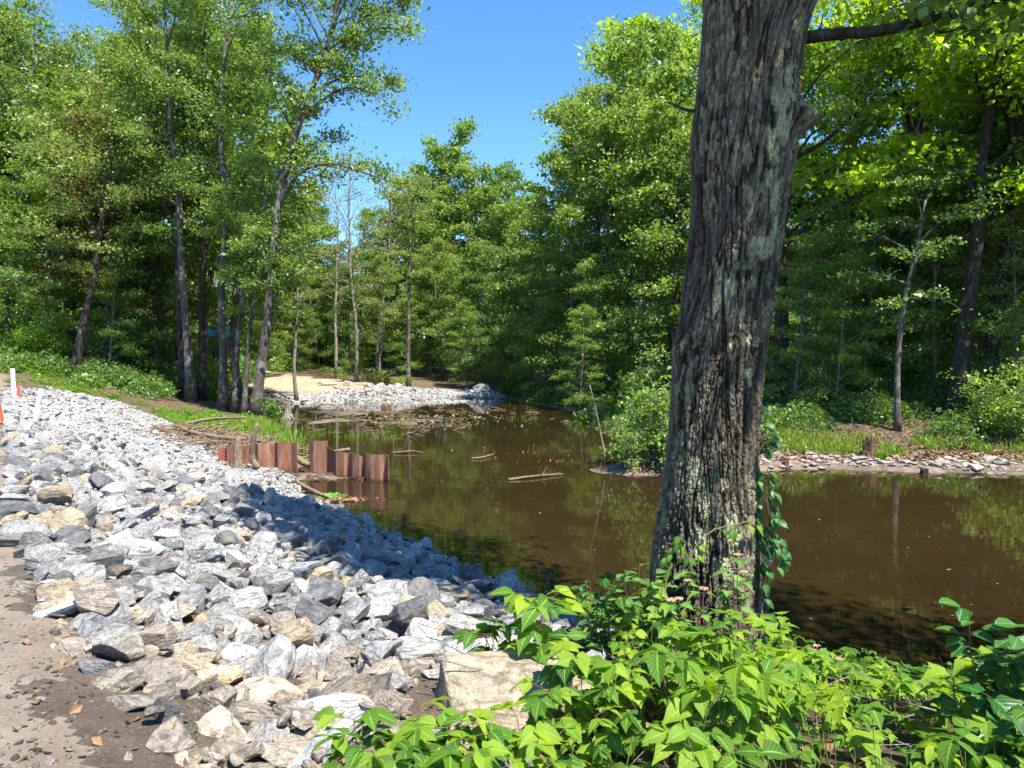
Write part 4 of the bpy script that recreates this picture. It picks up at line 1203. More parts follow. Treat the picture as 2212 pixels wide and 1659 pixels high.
g = gpt(830, 60.0); shrub('shrub', g, .9, 1.6, 900, .14, 'leaf_olive', 'pale shrub behind the boulders on the sand', 57, 8)
g = gpt(1120, 57.0); shrub('shrub', g, 1.2, 2.0, 1500, .15, 'leaf_herb', 'bright shrub right of the loose stone heap', 58, 8)
g = gpt(90, 41.0); shrub('shrub', g, 1.6, 3.4, 3800, .13, 'leaf_herb', 'bright yellow-green bush above the verge on the left', 59, 12)

def blades(name, pts, n, h0, h1, mat, label, seed, wid=.012, kind='stuff', cat='grass'):
    r = np.random.default_rng(seed)
    k_ = r.integers(len(pts), size=n)
    pts = np.array(pts)
    xy = pts[k_][:, :2] + r.normal(0, 1, (n, 2)) * pts[k_][:, 2:3]
    z = np.maximum(height(xy[:, 0], xy[:, 1]), ZW) - .01
    a = r.uniform(0, 6.28, n)
    d = np.stack([np.cos(a), np.sin(a), np.zeros(n)], 1)
    h_ = r.uniform(h0, h1, n)[:, None]
    w_ = np.cross(d, (0, 0, 1.0)) * wid
    b = np.concatenate([xy, z[:, None]], 1)
    up = np.array([0, 0, 1.0])
    ln = r.uniform(.15, .7, n)[:, None]
    m1 = b + up * h_ * .55 + d * h_ * ln * .25
    m2 = b + up * h_ * (1 - ln * .25) + d * h_ * ln * .8
    V = np.stack([b - w_, b + w_, m1 + w_ * .8, m1 - w_ * .8, m2 + w_ * .1, m2 - w_ * .1], 1).reshape(-1, 3)
    i6 = np.arange(n)[:, None] * 6
    F = np.concatenate([i6 + [0, 1, 2, 3], i6 + [3, 2, 4, 5]])
    rn = r.uniform(0, 1, n)
    o = link(name, mesh(name, V, F, M[mat], False, {'rnd': ('FLOAT', 'FACE', np.concatenate([rn, rn]))}))
    return tag(o, label, cat, kind=kind)
gp_ = [(x, y, s_) for x, y, s_ in [(*gpt(a, b)[:2], c) for a, b, c in ((1690, 22.9, .4), (1730, 22.9, .4), (1770, 22.9, .45), (1810, 22.8, .45), (1845, 22.6, .35), (1860, 23.5, .4), (1750, 23.8, .5), (1930, 22.2, .22), (1905, 21.6, .10), (2010, 22.6, .25), (2060, 22.6, .3), (1700, 23.8, .5), (2200, 22.3, .4), (2120, 22.2, .18))]]
blades('shore_grass', gp_, 3400, .12, .32, 'grass', 'bright green grass tufts on the right bank above the stones', 61)
gq = [(*gpt(a, b)[:2], c) for a, b, c in ((560, 31.0, .5), (590, 28, .5), (610, 25.5, .4), (570, 27.5, .5), (545, 29.5, .5), (620, 24, .25))]
blades('left_shore_grass', gq, 2600, .2, .65, 'grass', 'grass and weeds sloping to the pond behind the sheet piles', 62)
gm = [(*wz(a, b), c) for a, b, c in ((760, 945, .35), (800, 938, .5), (830, 950, .3), (690, 940, .3), (1130, 905, .5), (870, 915, .3))]
blades('pond_weeds', gm, 500, .08, .28, 'grass', 'sparse green water weeds growing in the shallow far pond', 63, .008)
sp_far = [(x, y, q.uniform(1.8, 3.6)) for x, y in zip(q.uniform(-75, 75, 110), q.uniform(76, 100, 110))]
sp_far += [(x, y, q.uniform(4, 6.5)) for x, y in zip(np.linspace(-110, 110, 44) + q.normal(0, 1, 44), q.uniform(96, 122, 44))]
sp_far += [(x, y, q.uniform(3.4, 5.5)) for x, y in zip(np.linspace(-45, 45, 30) + q.normal(0, 1, 30), q.uniform(90, 98, 30))]
sp_far += [(x, y, q.uniform(1.2, 2.6)) for x, y in zip(q.uniform(4, 40, 90), q.uniform(34, 66, 90))]
sp_far += [(x, y, q.uniform(1.2, 2.4)) for x, y in zip(q.uniform(-60, -22, 70), q.uniform(50, 74, 70))]
mass('woodland_undergrowth', sp_far, 'leaf_dark', 'deep green thickets between the trunks of the woods', 'undergrowth', 150, .30, 7, 1.0)

# ------------------------------------------------------------------ the thick foreground trunk
TY = 5.8
edges = [(1560, 1372, 1690), (1480, 1382, 1672), (1400, 1392, 1656), (1330, 1402, 1644), (1200, 1412, 1641), (1100, 1424, 1637), (1000, 1440, 1632), (850, 1456, 1643), (740, 1466, 1655), (600, 1484, 1674), (450, 1499, 1694), (300, 1496, 1712), (150, 1509, 1728), (0, 1520, 1760), (-120, 1512, 1796), (-240, 1500, 1832)]
ctr, rad = [], []
for y, a, b in edges:
    pa, pb = at(a, y, TY), at(b, y, TY)
    ctr.append((pa + pb) / 2); rad.append(abs(pb[0] - pa[0]) / 2 * .955)
ctr, rad = np.array(ctr), np.array(rad)
NR, NS = 1100, 640
cs = spline(ctr, NR)
rs = spline(np.stack([rad] * 3, 1), NR)[:, 0]
TB = np.array([cs[0, 0], TY, cs[0, 2]])
th = np.linspace(0, 2 * math.pi, NS, endpoint=False)
TH, KK = np.meshgrid(th, np.arange(NR))
zz = cs[:, 2][KK]
ct, st = np.cos(TH), np.sin(TH)
rb = rs[KK]
# root flare
flare = sstep(-0.35, -1.15, zz)
rb = rb * (1 + 0.22 * flare * (0.5 + 0.5 * np.sin(TH * 5 + 0.7)))
# furrowed bark: warped, stretched cells with ridged borders
wx = vnoise(np.stack([ct * 2, st * 2, zz * 1.7], -1), 3) * 1.5
wy = vnoise(np.stack([ct * 3 + 7, st * 3, zz * 2.1], -1), 4) * 1.2
A = 11.0
def twist(k_, zs, sd_):
    t_ = TH + k_ * zz + 0.10 * (wx - .75)
    return vnoise(np.stack([np.cos(t_) * A + wy * .6, np.sin(t_) * A + wx * .6, zz * zs], -1), sd_)
nA1, nA2 = twist(.30, 1.5, 5), twist(-.30, 1.5, 25)
nA = 0.5 + np.minimum(np.abs(nA1 - .5), np.abs(nA2 - .5) * 1.1)
nB = vnoise(np.stack([ct * A * 1.9 + wy, st * A * 1.9, zz * 4.2], -1), 6)
nC = fbm(np.stack([ct * 34, st * 34, zz * 46], -1), 3, 7)
fur = np.clip(np.abs(nA - 0.5) * 9.0, 0, 1)
fur2 = np.clip(np.abs(nB - 0.5) * 6.0, 0, 1)
nD = vnoise(np.stack([ct * 14 + wx, st * 14, zz * 20 + wy * 2], -1), 19)
ridge = 0.60 * fur ** .7 + 0.20 * fur * fur2 + 0.55 * (nC - 0.4) - 0.30 * sstep(.40, .47, nD) * sstep(.54, .47, nD)
smoothup = sstep(1.6, 3.4, zz) * 0.35
disp = (ridge - 0.4) * 0.050 * (1 - smoothup) + (vnoise(np.stack([ct * 1.6, st * 1.6, zz * 1.3], -1), 9) - .5) * 0.05
# swellings: the burl on the right, the scar on the left
def bump_at(px, py, amp, sa, sz, side):
    p = at(px, py, TY)
    kz = int(np.argmin(np.abs(cs[:, 2] - p[2])))
    ang = 0.0 if side > 0 else math.pi
    ang += side * 0.0 - 0.25 * side
    da = np.angle(np.exp(1j * (TH - ang)))
    return amp * np.exp(-(da / sa) ** 2 - ((zz - p[2]) / sz) ** 2)
disp = disp + bump_at(1745, 262, 0.15, 0.45, 0.10, 1) + bump_at(1728, 330, 0.03, 0.5, 0.25, 1) + bump_at(1452, 755, 0.055, 0.35, 0.10, -1) + bump_at(1458, 800, 0.03, 0.4, 0.25, -1)
RRr = rb + disp
VX = cs[:, 0][KK] + RRr * ct
VY = cs[:, 1][KK] + RRr * st
TV = np.stack([VX, VY, zz], -1).reshape(-1, 3) - TB
ii, jj = np.meshgrid(np.arange(NR - 1), np.arange(NS), indexing='ij')
ii, jj = ii.ravel(), jj.ravel(); j2 = (jj + 1) % NS
TF = np.stack([ii * NS + jj, ii * NS + j2, (ii + 1) * NS + j2, (ii + 1) * NS + jj], 1)
# lichen: big crusts where the photo has them and a general sprinkle
PXt, PYt = proj(np.stack([VX, VY, zz], -1))
lic = sstep(0.58, 0.70, fbm(np.stack([ct * 4, st * 4, zz * 4.5], -1), 3, 12)) * 0.22
lic = np.maximum(lic, sstep(0.54, 0.62, fbm(np.stack([ct * 13, st * 13, zz * 14], -1), 3, 14)) * 0.55 * sstep(.42, .55, vnoise(np.stack([ct * 1.5, st * 1.5, zz * .9], -1), 15)))
wob_ = (fbm(np.stack([ct * 11, st * 11, zz * 9], -1), 3, 16) - .5)
front = st < 0.25
def crust(a, z0, da, dz, st_=1.0):
    """a: angle seen from the front, -1 left edge .. 1 right edge; z0 height"""
    u = (ct - a) / da
    v = (zz - z0) / dz
    return np.where(front, sstep(1.15, 0.75, np.sqrt(u * u + v * v) + wob_ * 1.6) * st_, 0)
def zat(py): return at(1600, py, TY)[2]
for a, py, da, dy in ((.60, 210, .22, 50), (.45, 250, .25, 40), (.50, 300, .26, 45), (.30, 325, .22, 35), (.42, 360, .2, 30), 
                      (.35, 410, .14, 30), (.5, 440, .16, 40), (.62, 520, .15, 45), (.15, 545, .22, 28), (.35, 545, .22, 30), (-.5, 640, .16, 60), (.2, 620, .1, 18), (-.3, 640, .16, 50),
                      (.28, 735, .10, 16), (.38, 805, .13, 14), (.44, 825, .1, 14), (-.25, 820, .08, 14), (-.55, 1010, .16, 50), (-.35, 1080, .2, 60), (.0, 1030, .1, 20), (-.4, 1150, .2, 60), (.2, 1120, .2, 60), (.1, 1200, .25, 40), (-.1, 950, .08, 14), (.05, 690, .08, 30), (-.12, 750, .06, 20)):
    z0 = zat(py)
    lic = np.maximum(lic, crust(a, z0, da * .72, dy / FPX * TY * .75))
ridge_a = np.clip(ridge * 0.9, 0, 1)
hero = empty('tree', TB)
tag(hero, 'thick foreground tree with furrowed lichen-spotted bark standing at the pond edge', 'tree')
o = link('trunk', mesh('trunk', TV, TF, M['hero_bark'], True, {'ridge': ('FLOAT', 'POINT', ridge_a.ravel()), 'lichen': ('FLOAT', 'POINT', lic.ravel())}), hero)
# the limbs in the picture
lw = Acc()
pa = [at(1722, 85, TY) , at(1760, 78, TY - .02), at(1830, 72, TY - .05), at(1900, 66, TY - .1), at(2000, 45, TY - .15), at(2080, 24, TY - .2), at(2180, -10, TY - .3), at(2330, -60, TY - .4)]
lpth = spline(np.array(pa), 60)
lpth += (vnoise(np.stack([np.arange(60) * .5] * 3, 1), 2)[:, None] - .5) * .02
add_tube(lw, lpth - TB, np.linspace(.045, .026, 60) * (1 + .25 * vnoise(np.stack([np.arange(60) * .9] * 3, 1), 8)), 12)
add_tube(lw, spline(np.array([at(2010, 42, TY - .15), at(2030, 70, TY - .25), at(2090, 60, TY - .4), at(2150, 75, TY - .5)]), 12) - TB, np.linspace(.012, .004, 12), 6)
add_tube(lw, spline(np.array([at(1760, 78, TY), at(1772, 60, TY), at(1778, 30, TY + .1)]), 8) - TB, np.linspace(.012, .004, 8), 6)
add_tube(lw, spline(np.array([at(1510, 243, TY), at(1478, 236, TY), at(1450, 224, TY), at(1436, 221, TY)]), 10) - TB, np.linspace(.017, .005, 10), 8)
VL, FL = lw.get()
link('limb', mesh('limb', VL, FL, M['bark_dark'], True), hero)
# the upper stems and crown above the picture: they shade the bank
top = cs[-1]
HR = np.random.default_rng(8)
ptips, pw = [], Acc()
for dx, dy, hh, seed in ((-.25, .45, 12.5, 71), (.55, .0, 13.5, 72)):
    pth = np.array([top - TB, top - TB + (dx * .3, dy * .3, 1.4), top - TB + (dx * .8, dy * .8, 5.0), top - TB + (dx * 1.4, dy * 1.4, 8.8), top - TB + (dx * 1.8, dy * 1.8, hh)])
    wood, P, S, cl, r = grow(seed, pth, .34, .05, crown0=.15, nl=26, cr=2.0, prof='round', nleaf=19000, lsize=.125, low=8, high=60, sh=.40, sv=.18,
        limbs=[] if seed == 71 else [([top - TB, top - TB + (.7, -.8, 1.5), top - TB + (1.5, -1.8, 2.7), top - TB + (2.2, -2.8, 3.5)], .12, 2.0), ([top - TB, top - TB + (.9, -.7, 1.6), top - TB + (2.0, -1.7, 3.2), top - TB + (2.9, -2.6, 4.6)], .12, 2.2)])
    Vw, Fw = wood.get(); nb_ = pw.n
    pw.V.append(Vw); pw.n += len(Vw)
    for f in Fw: pw.F.setdefault(f.shape[1], []).append(f + nb_)
    ptips.append((P, S, cl))
link('upper_stem', pw.mesh('upper_stem', M['bark_dark']), hero)
P = np.concatenate([a[0] for a in ptips]); S = np.concatenate([a[1] for a in ptips]); cl = np.concatenate([a[2] for a in ptips])
# leaves hanging into the upper right corner
ex = []
for px, py, n_, sx in ((2040, 20, 46, .16), (2100, 10, 50, .18), (2160, 20, 60, .18), (2200, 45, 50, .16), (2120, 55, 30, .12), (2050, 50, 18, .1), (2230, 0, 60, .2), (1990, 0, 30, .12)):
    ex.append(at(px, py, TY - .35) - TB + HR.normal(0, 1, (n_, 3)) * (sx, sx, .09))
ex = np.concatenate(ex)
P = np.concatenate([P, ex]); S = np.concatenate([S, HR.uniform(.08, .13, len(ex))]); cl = np.concatenate([cl, HR.uniform(0, .5, len(ex))])
pr_ = proj(P + TB)
inpic = (pr_[1] > -25) & (pr_[0] > -50) & (pr_[0] < 2260) & (P[:, 1] + TY > .2)
inpic[-len(ex):] = False
P, S, cl = P[~inpic], S[~inpic], cl[~inpic]
link('crown', crown_mesh('crown', P, S, cl, HR, M['leaf_mid'], .9, .7), hero)
# unseen neighbour tree, added so its crown shades the right foreground
place_m = tree('tree', 88, lean(13.5, -.2, .3, .5, 4), ('bark', 'leaf_mid'), (8.2, 2.6, hz(8.2, 2.6) - .1), 'unseen tree added beside the photographer to shade the right foreground', r0=.18, crown0=.30, nl=20, cr=2.5, prof='round', nleaf=7000, lsize=.13, low=10, high=60, sh=.4, sv=.18)

# ------------------------------------------------------------------ sheet piles
def sheet_wall(label, pts, tops, zb, tints, seed):
    """pts: plan corners of a trapezoid corrugation, one sheet = pan + web"""
    r = np.random.default_rng(seed)
    root = empty('sheet_pile_wall', (*pts[0], ZW))
    base = np.array([*pts[0], ZW])
    th_ = .012
    for n_, (idx, ztop, ti) in enumerate(zip(*tops)):
        pl = np.array([pts[q_] for q_ in idx])
        dd = unit(np.gradient(pl, axis=0))
        nn = np.stack([-dd[:, 1], dd[:, 0]], 1)
        m = len(pl)
        rows = []
        zt = ztop if hasattr(ztop, '__len__') else [ztop] * m
        V = []
        for lev in range(2):
            for sgn in (1, -1):
                for a in range(m):
                    z = zb if lev == 0 else zt[a]
                    V.append((*(pl[a] + nn[a] * th_ * sgn * .5), z))
        V = np.array(V) - base
        F = []
        for a in range(m - 1):
            f0, f1, t0, t1 = a, m + a, 2 * m + a, 3 * m + a
            F += [(f0, f0 + 1, t0 + 1, t0), (f1 + 1, f1, t1, t1 + 1), (t0, t0 + 1, t1 + 1, t1), (f0 + 1, f0, f1, f1 + 1)]
        F += [(0, 2 * m, 3 * m, m), (m - 1, 2 * m - 1, 4 * m - 1, 3 * m - 1)]
        tc = np.broadcast_to(np.append(np.array(ti), 1), (len(V), 4))
        link('steel_sheet', mesh('steel_sheet', V, np.array(F), M['rust'], False, {'tint': ('FLOAT_COLOR', 'POINT', tc)}), root)
    return tag(root, label, 'sheet piles')
def pxy(px, Yd):
    return np.array([(px - CX) / FPX * Yd, Yd])
def zpx(py, Yd):
    return 1.6 - (py - HOR) / FPX * Yd
# left wall: from the rocks at 470 to the free end at 640
Lc = [pxy(468, 20.100), pxy(484, 20.085), pxy(488, 19.917), pxy(528, 19.880), pxy(536, 19.983), pxy(547, 19.973), pxy(555, 19.800), pxy(572, 19.785), pxy(580, 19.887), pxy(592, 19.876), pxy(598, 19.689), pxy(612, 19.666), pxy(617, 19.799), pxy(628, 19.788), pxy(640, 19.640)]
LT = [[0, 1, 2], [2, 3, 4, 5], [5, 6, 7, 8, 9], [9, 10, 11, 12, 13, 14]]
sheet_wall('left length of rusty steel sheet piling running out of the riprap', Lc, (LT, [zpx(968, 20.1), zpx(964, 19.9), zpx(960, 19.8), zpx(957, 19.7)], [(1.1, .75, .85), (.8, .7, .7), (1.05, 1.1, 1.1), (.95, .95, .95)]), ZW - .6, None, 1)
Rc = [pxy(667, 19.570), pxy(675, 19.440), pxy(698, 19.352), pxy(703, 19.508), pxy(706, 19.482),
      pxy(712, 19.349), pxy(718, 19.176), pxy(724, 19.028), pxy(741, 18.914), pxy(748, 19.012), pxy(754, 18.964), pxy(760, 18.791), pxy(774, 18.688), pxy(781, 18.787), pxy(787, 18.739), pxy(790, 18.552), pxy(800, 18.439), pxy(820, 18.338), pxy(827, 18.437), pxy(835, 18.381), pxy(838, 18.220)]
RT = [[0, 1, 2, 3, 4], [4, 5, 6, 7], [7, 8, 9, 10], [10, 11, 12, 13, 14], [14, 15, 16, 17, 18, 19, 20]]
sheet_wall('right length of rusty steel sheet piling standing in brown water', Rc, (RT, [zpx(953, 19.4), [zpx(966, 19.5), zpx(970, 19.3), zpx(974, 19.1), zpx(976, 18.95)], [zpx(978, 18.9)] * 2 + [zpx(979, 19)] * 2, [zpx(979, 18.9), zpx(981, 18.7), zpx(984, 18.6), zpx(988, 18.8), zpx(988, 18.8)], zpx(984, 18.3)],
            [(1.0, 1.0, 1.0), (.6, .6, .62), (.95, .95, .95), (.9, .95, 1.0), (1.1, 1.15, 1.15)]), ZW - .6, None, 2)

# ------------------------------------------------------------------ posts and cones
def post(px, Yd, Hh, rr_, tilt, label):
    g = gpt(px, Yd); g[2] -= .12
    root = empty('marker_post', g, tilt)
    def cyl(z0, z1, r_, bev=.004):
        a = Acc(); add_tube(a, [(0, 0, z0), (0, 0, z0 + .002), (0, 0, z1 - bev), (0, 0, z1)], [r_, r_, r_, r_ - bev], 20, True); return a
    link('pole', cyl(0, Hh, rr_).mesh('pole', M['white']), root)
    link('reflective_sleeve', cyl(Hh * .62, Hh + .004, rr_ + .004).mesh('reflective_sleeve', M['sleeve']), root)
    return tag(root, label, 'marker post', 'white posts along the path')
def tilt_x(deg, back=0):
    return (R(back), R(deg), 0)
post(70, 19.6, 1.06, .062, tilt_x(14.5, 3), 'white post leaning right among the grey rocks')
post(29, 31.5, 1.35, .085, tilt_x(-1.5), 'upright white post beside the orange cone at the path edge')
post(13, 42.0, 1.15, .075, tilt_x(3.5), 'thin farthest white post at the left photo edge')
def cone(px, Yd, Hh, label):
    g = gpt(px, Yd)
    root = empty('traffic_cone', g)
    a = Acc()
    prof = [(.165, .03), (.15, .06), (.135, .10), (.035, .93), (.03, .97), (.022, 1.0)]
    add_tube(a, [(0, 0, z * Hh) for r_, z in prof], [r_ * Hh * 1.25 for r_, z in prof], 24, True)
    link('cone_body', a.mesh('cone_body', M['cone']), root)
    bm = bmesh.new()
    bmesh.ops.create_cube(bm, size=1)
    for v in bm.verts: v.co = (v.co.x * .5 * Hh, v.co.y * .5 * Hh, v.co.z * .04 * Hh + .02 * Hh)
    bmesh.ops.bevel(bm, geom=bm.edges[:], offset=.012, segments=2, affect='EDGES')
    me = bpy.data.meshes.new('cone_base'); bm.to_mesh(me); bm.free(); me.materials.append(M['black'])
    link('cone_base', me, root)
    return tag(root, label, 'cone', 'orange traffic cones')
cone(39, 30.5, .74, 'orange traffic cone between white post and herbs at the verge')
cone(-3, 17.2, .52, 'orange cone cut by the left photo edge beside the rocks')

# ------------------------------------------------------------------ shed far behind the trunks
sb = gpt(478, 66); sb[2] = at(478, 775, 66)[2]
shed = empty('shed', sb, (0, 0, R(18)))
def box_mesh(name, c, sz, m):
    bm = bmesh.new(); bmesh.ops.create_cube(bm, size=1)
    for v in bm.verts: v.co = (c[0] + v.co.x * sz[0], c[1] + v.co.y * sz[1], c[2] + v.co.z * sz[2])
    bmesh.ops.bevel(bm, geom=bm.edges[:], offset=min(sz) * .08, segments=1, affect='EDGES')
    me = bpy.data.meshes.new(name); bm.to_mesh(me); bm.free(); me.materials.append(m); return me
link('wall', box_mesh('wall', (0, 0, .75), (2.6, 2.6, 2.6), M['brick']), shed)
rv = np.array([(-1.6, -1.6, 2.05), (1.6, -1.6, 2.05), (1.6, 1.6, 2.05), (-1.6, 1.6, 2.05), (0, 0, 3.5), (-1.6, -1.6, 1.95), (1.6, -1.6, 1.95), (1.6, 1.6, 1.95), (-1.6, 1.6, 1.95)])
me = mesh('roof', rv, [np.array([(0, 1, 4), (1, 2, 4), (2, 3, 4), (3, 0, 4)]), np.array([(0, 5, 6, 1), (1, 6, 7, 2), (2, 7, 8, 3), (3, 8, 5, 0), (8, 7, 6, 5)])], M['blue'])
link('roof', me, shed)
link('door', box_mesh('door', (-.2, -1.31, .45), (.9, .06, 1.9), M['bark_dark']), shed)
tag(shed, 'small shed with pointed blue roof behind the left trunks', 'shed')
nb2 = empty('notice_board', gpt(381, 52))
z0 = at(381, 768, 52)[2] - nb2.location[2]
link('panel', box_mesh('panel', (0, 0, z0 + .28), (.50, .04, .26), M['white']), nb2)
link('panel', box_mesh('panel', (.04, 0, z0 - .08), (.56, .04, .30), M['white']), nb2)
link('post', box_mesh('post', (0, .06, z0 * .5), (.09, .09, z0 + .9), M['bark_dark']), nb2)
tag(nb2, 'small white board glimpsed between the trunks left of the shed', 'board')

# ------------------------------------------------------------------ dead wood
def log(name, pts, r0, r1, mat, label, cat='log', group=None, sides=9, branches=(), wobble=.02):
    b = np.array(pts[0], float)
    P = spline(np.array(pts) - b, 16)
    r = np.random.default_rng(int(abs(b[0] * 97 + b[1] * 13) * 10) % 9999)
    P[1:-1] += r.normal(0, wobble * r0 * 8, (14, 3)) * .3
    a = Acc()
    add_tube(a, P, np.linspace(r0, r1, 16) * r.uniform(.88, 1.12, 16), sides, True)
    for f, d, rr2 in branches:
        s0 = P[int(f * 15)]
        add_tube(a, wob(s0, s0 + np.array(d), 5, .02, r), np.linspace(rr2, rr2 * .4, 5), 6, True)
    o = link(name, a.mesh(name, M[mat]))
    o.location = b
    return tag(o, label, cat, group)
W = lambda px, py, dz=0.0: atz(px, py, ZW + dz)
log('floating_branch', [W(1098, 1036, .02), W(1140, 1030, .05), W(1180, 1026, .05), W(1217, 1024, .03)], .035, .012, 'drift', 'long forked dead branch floating in mid pond', 'branch', None, 8,
    [(.55, (.25, -.1, .09), .014), (.75, (.3, .15, .02), .012), (.35, (-.3, -.25, .03), .014), (.6, (.1, .1, .22), .010)])
log('floating_branch', [W(1018, 990, .02), W(1040, 988, .05), W(1066, 981, .06)], .03, .018, 'drift', 'short thick stick floating above the long forked branch', 'branch', None, 8, [(.3, (.2, -.2, .05), .012)])
log('floating_branch', [W(880, 936, .02), W(892, 936, .06), W(908, 926, .28), W(914, 922, .38)], .05, .03, 'drift', 'forked stick rising from the water near the far mud', 'branch', None, 8, [(.1, (.75, -1.0, .02), .035)])
log('floating_branch', [W(846, 978, .02), W(870, 976, .06), W(890, 974, .07), W(916, 978, .03)], .03, .012, 'drift', 'spiky dead branch floating right of the sheet piles', 'branch', None, 8,
    [(.15, (-.12, 0, .35), .014), (.35, (.12, .0, .45), .012), (.55, (.1, .1, .35), .012), (.5, (-.2, -.2, .1), .010)])
log('dead_stick', [at(1308, 1000, 20.5), at(1300, 950, 20.5), at(1288, 890, 20.5), at(1274, 832, 20.5)], .03, .012, 'dead', 'thin bleached dead stick standing in water left of the island shrub', 'stick', None, 7, [(.7, (-.12, 0, .12), .010), (.85, (.08, 0, .1), .008)])
slim([(882, 840), (882, 760), (883, 680), (884, 580), (888, 480), (892, 420)], 57, .15, 'straight slender grey trunk standing alone behind the loose stones', 33, ('bark', 'leaf_olive'), crown0=.55, cr=2.2, nleaf=3500, nl=14)
log('driftwood_log', [at(556, 1012, 19.3), at(545, 985, 19.3), at(549, 945, 19.2), at(556, 915, 19.2)], .085, .05, 'drift', 'upright pale driftwood log leaning on the left sheet piles', 'log', None, 10, [(.55, (-.14, -.05, .3), .03)])
log('driftwood_log', [at(630, 985, 20.5), at(655, 998, 20.0), at(668, 1004, 19.9)], .11, .08, 'drift', 'slanting log in the gap between the sheet pile walls', 'log')
log('driftwood_log', [at(705, 978, 19.6), at(730, 975, 19.3), at(755, 971, 19.2)], .06, .05, 'drift', 'pale branch end lying on top of the right sheet piles', 'log')
log('driftwood_log', [at(383, 921, 26.5), at(420, 935, 24.5), at(480, 945, 23.0), at(530, 948, 22.2)], .09, .05, 'drift', 'longest log along the front of the brush pile', 'log')
log('driftwood_log', [at(400, 915, 27), at(460, 905, 27), at(530, 902, 26)], .08, .04, 'drift', 'log along the back of the brush pile below the herbs', 'log')
log('driftwood_log', [W(640, 1040, .08), W(680, 1062, .08), W(706, 1072, .05)], .05, .03, 'drift', 'mossy stick in the shallow between rocks and sheet piles', 'log')
# bark-stripped post stump at the left wall
def stump(name, loc, r0, Hh, label, mat='rotten', jag=.35, seed=1, roots=6, taper=.85):
    r = np.random.default_rng(seed)
    n_, m_ = 22, 12
    th_ = np.linspace(0, 6.283, n_, endpoint=False)
    jagz = r.uniform(1 - jag, 1, n_)
    V = []
    for k_ in range(m_):
        f = k_ / (m_ - 1)
        rad_ = r0 * (1 + .55 * (1 - f) ** 4) * (taper + (1 - taper) * (1 - f)) * (1 + .13 * np.sin(th_ * 5 + seed) + r.normal(0, .035, n_))
        V.append(np.stack([rad_ * np.cos(th_), rad_ * np.sin(th_), -.1 + (Hh * jagz + .1) * f], 1))
    rad_ = r0 * taper * .66
    V.append(np.stack([rad_ * np.cos(th_), rad_ * np.sin(th_), Hh * jagz * .93], 1))
    V.append(np.stack([rad_ * .5 * np.cos(th_), rad_ * .5 * np.sin(th_), np.full(n_, Hh * .62)], 1))
    V = np.concatenate(V)
    L_ = m_ + 2
    a_, b_ = np.meshgrid(np.arange(L_ - 1), np.arange(n_), indexing='ij'); a_, b_ = a_.ravel(), b_.ravel(); b2 = (b_ + 1) % n_
    A_ = Acc()
    A_.add(V, np.stack([a_ * n_ + b_, a_ * n_ + b2, (a_ + 1) * n_ + b2, (a_ + 1) * n_ + b_], 1))
    A_.F.setdefault(n_, []).append(np.arange(n_)[None] + (L_ - 1) * n_)
    for q_ in range(roots):
        a = q_ * 6.283 / roots + r.uniform(-.3, .3); l_ = r0 * r.uniform(1.6, 2.6)
        d_ = np.array([math.cos(a), math.sin(a), 0])
        add_tube(A_, [d_ * r0 * .6 + (0, 0, Hh * .22), d_ * r0 * 1.25 + (0, 0, Hh * .07), d_ * l_ + (0, 0, -.04)], [r0 * .3, r0 * .2, r0 * .07], 7, True)
    o = link(name, A_.mesh(name, M[mat], False))
    o.location = loc
    return tag(o, label, 'stump')
g = gpt(1881, 21.8); stump('tree_stump', (g[0], g[1], g[2] - .04), .2, .66, 'short rotten brown stump on the stony right bank', seed=4)
p = W(622, 905); stump('tree_stump', (p[0], p[1], ZW), .22, .95, 'pointed weathered stump in the mud of the left shore', 'dead', .75, 7, 5, .45)
p = at(512, 1020, 19.3); stump('tree_stump', (p[0], p[1], p[2]), .135, .95, 'splintered stump leaning against the left sheet piles', 'drift', .25, 9, 4, .95)
g = gpt(1700, 20.4); stump('tree_stump', (g[0], g[1], ZW + .03), .1, .3, 'small gnarled root stump at the waterline of the right bank', 'rotten', .5, 12, 8)
p = W(1997, 1024); stump('tree_stump', (p[0], p[1], ZW - .02), .11, .2, 'dark snag tip poking out of the water near the right bank', 'bark_dark', .5, 14, 3)
p = W(835, 893); stump('root_clump', (p[0], p[1], ZW), .3, .55, 'brown root clump stranded on the far mud', 'rotten', .6, 15, 9)
def tangle(name, fn, n, l0, l1, r0, mat, label, seed, cat='brush'):
    r = np.random.default_rng(seed)
    a = Acc()
    for _ in range(n):
        p_ = fn(r)
        an = r.uniform(0, 6.28); l_ = r.uniform(l0, l1); el = r.normal(.05, .18)
        d_ = np.array([math.cos(an) * math.cos(el), math.sin(an) * math.cos(el), math.sin(el)]) * l_ * .5
        add_tube(a, wob(p_ - d_, p_ + d_, 5, .03 * l_, r), np.linspace(1, .45, 5) * r.uniform(.35, 1) * r0, 5, True)
    o = link(name, a.mesh(name, M[mat]))
    return tag(o, label, cat, kind='stuff')
bA, bB, bC = gpt(420, 26.0), gpt(500, 24.0), gpt(550, 22.5)
def brush_at(r):
    c_ = (bA, bB, bC)[r.integers(3)]
    x, y = c_[0] + r.normal(0, .75), c_[1] + r.normal(0, .8)
    return np.array([x, y, hz(x, y) + .02 + abs(r.normal(0, .16))])
tangle('brush_tangle', brush_at, 420, .5, 2.0, .032, 'drift', 'tangle of dead sticks and brush heaped behind the left sheet piles', 5)
def deb_at(r):
    p_ = W(r.uniform(600, 790), r.uniform(1025, 1040)) if r.uniform() < .5 else W(r.uniform(560, 720), r.uniform(1020, 1034))
    return np.array([p_[0], p_[1], max(hz(p_[0], p_[1]), ZW) + .015])
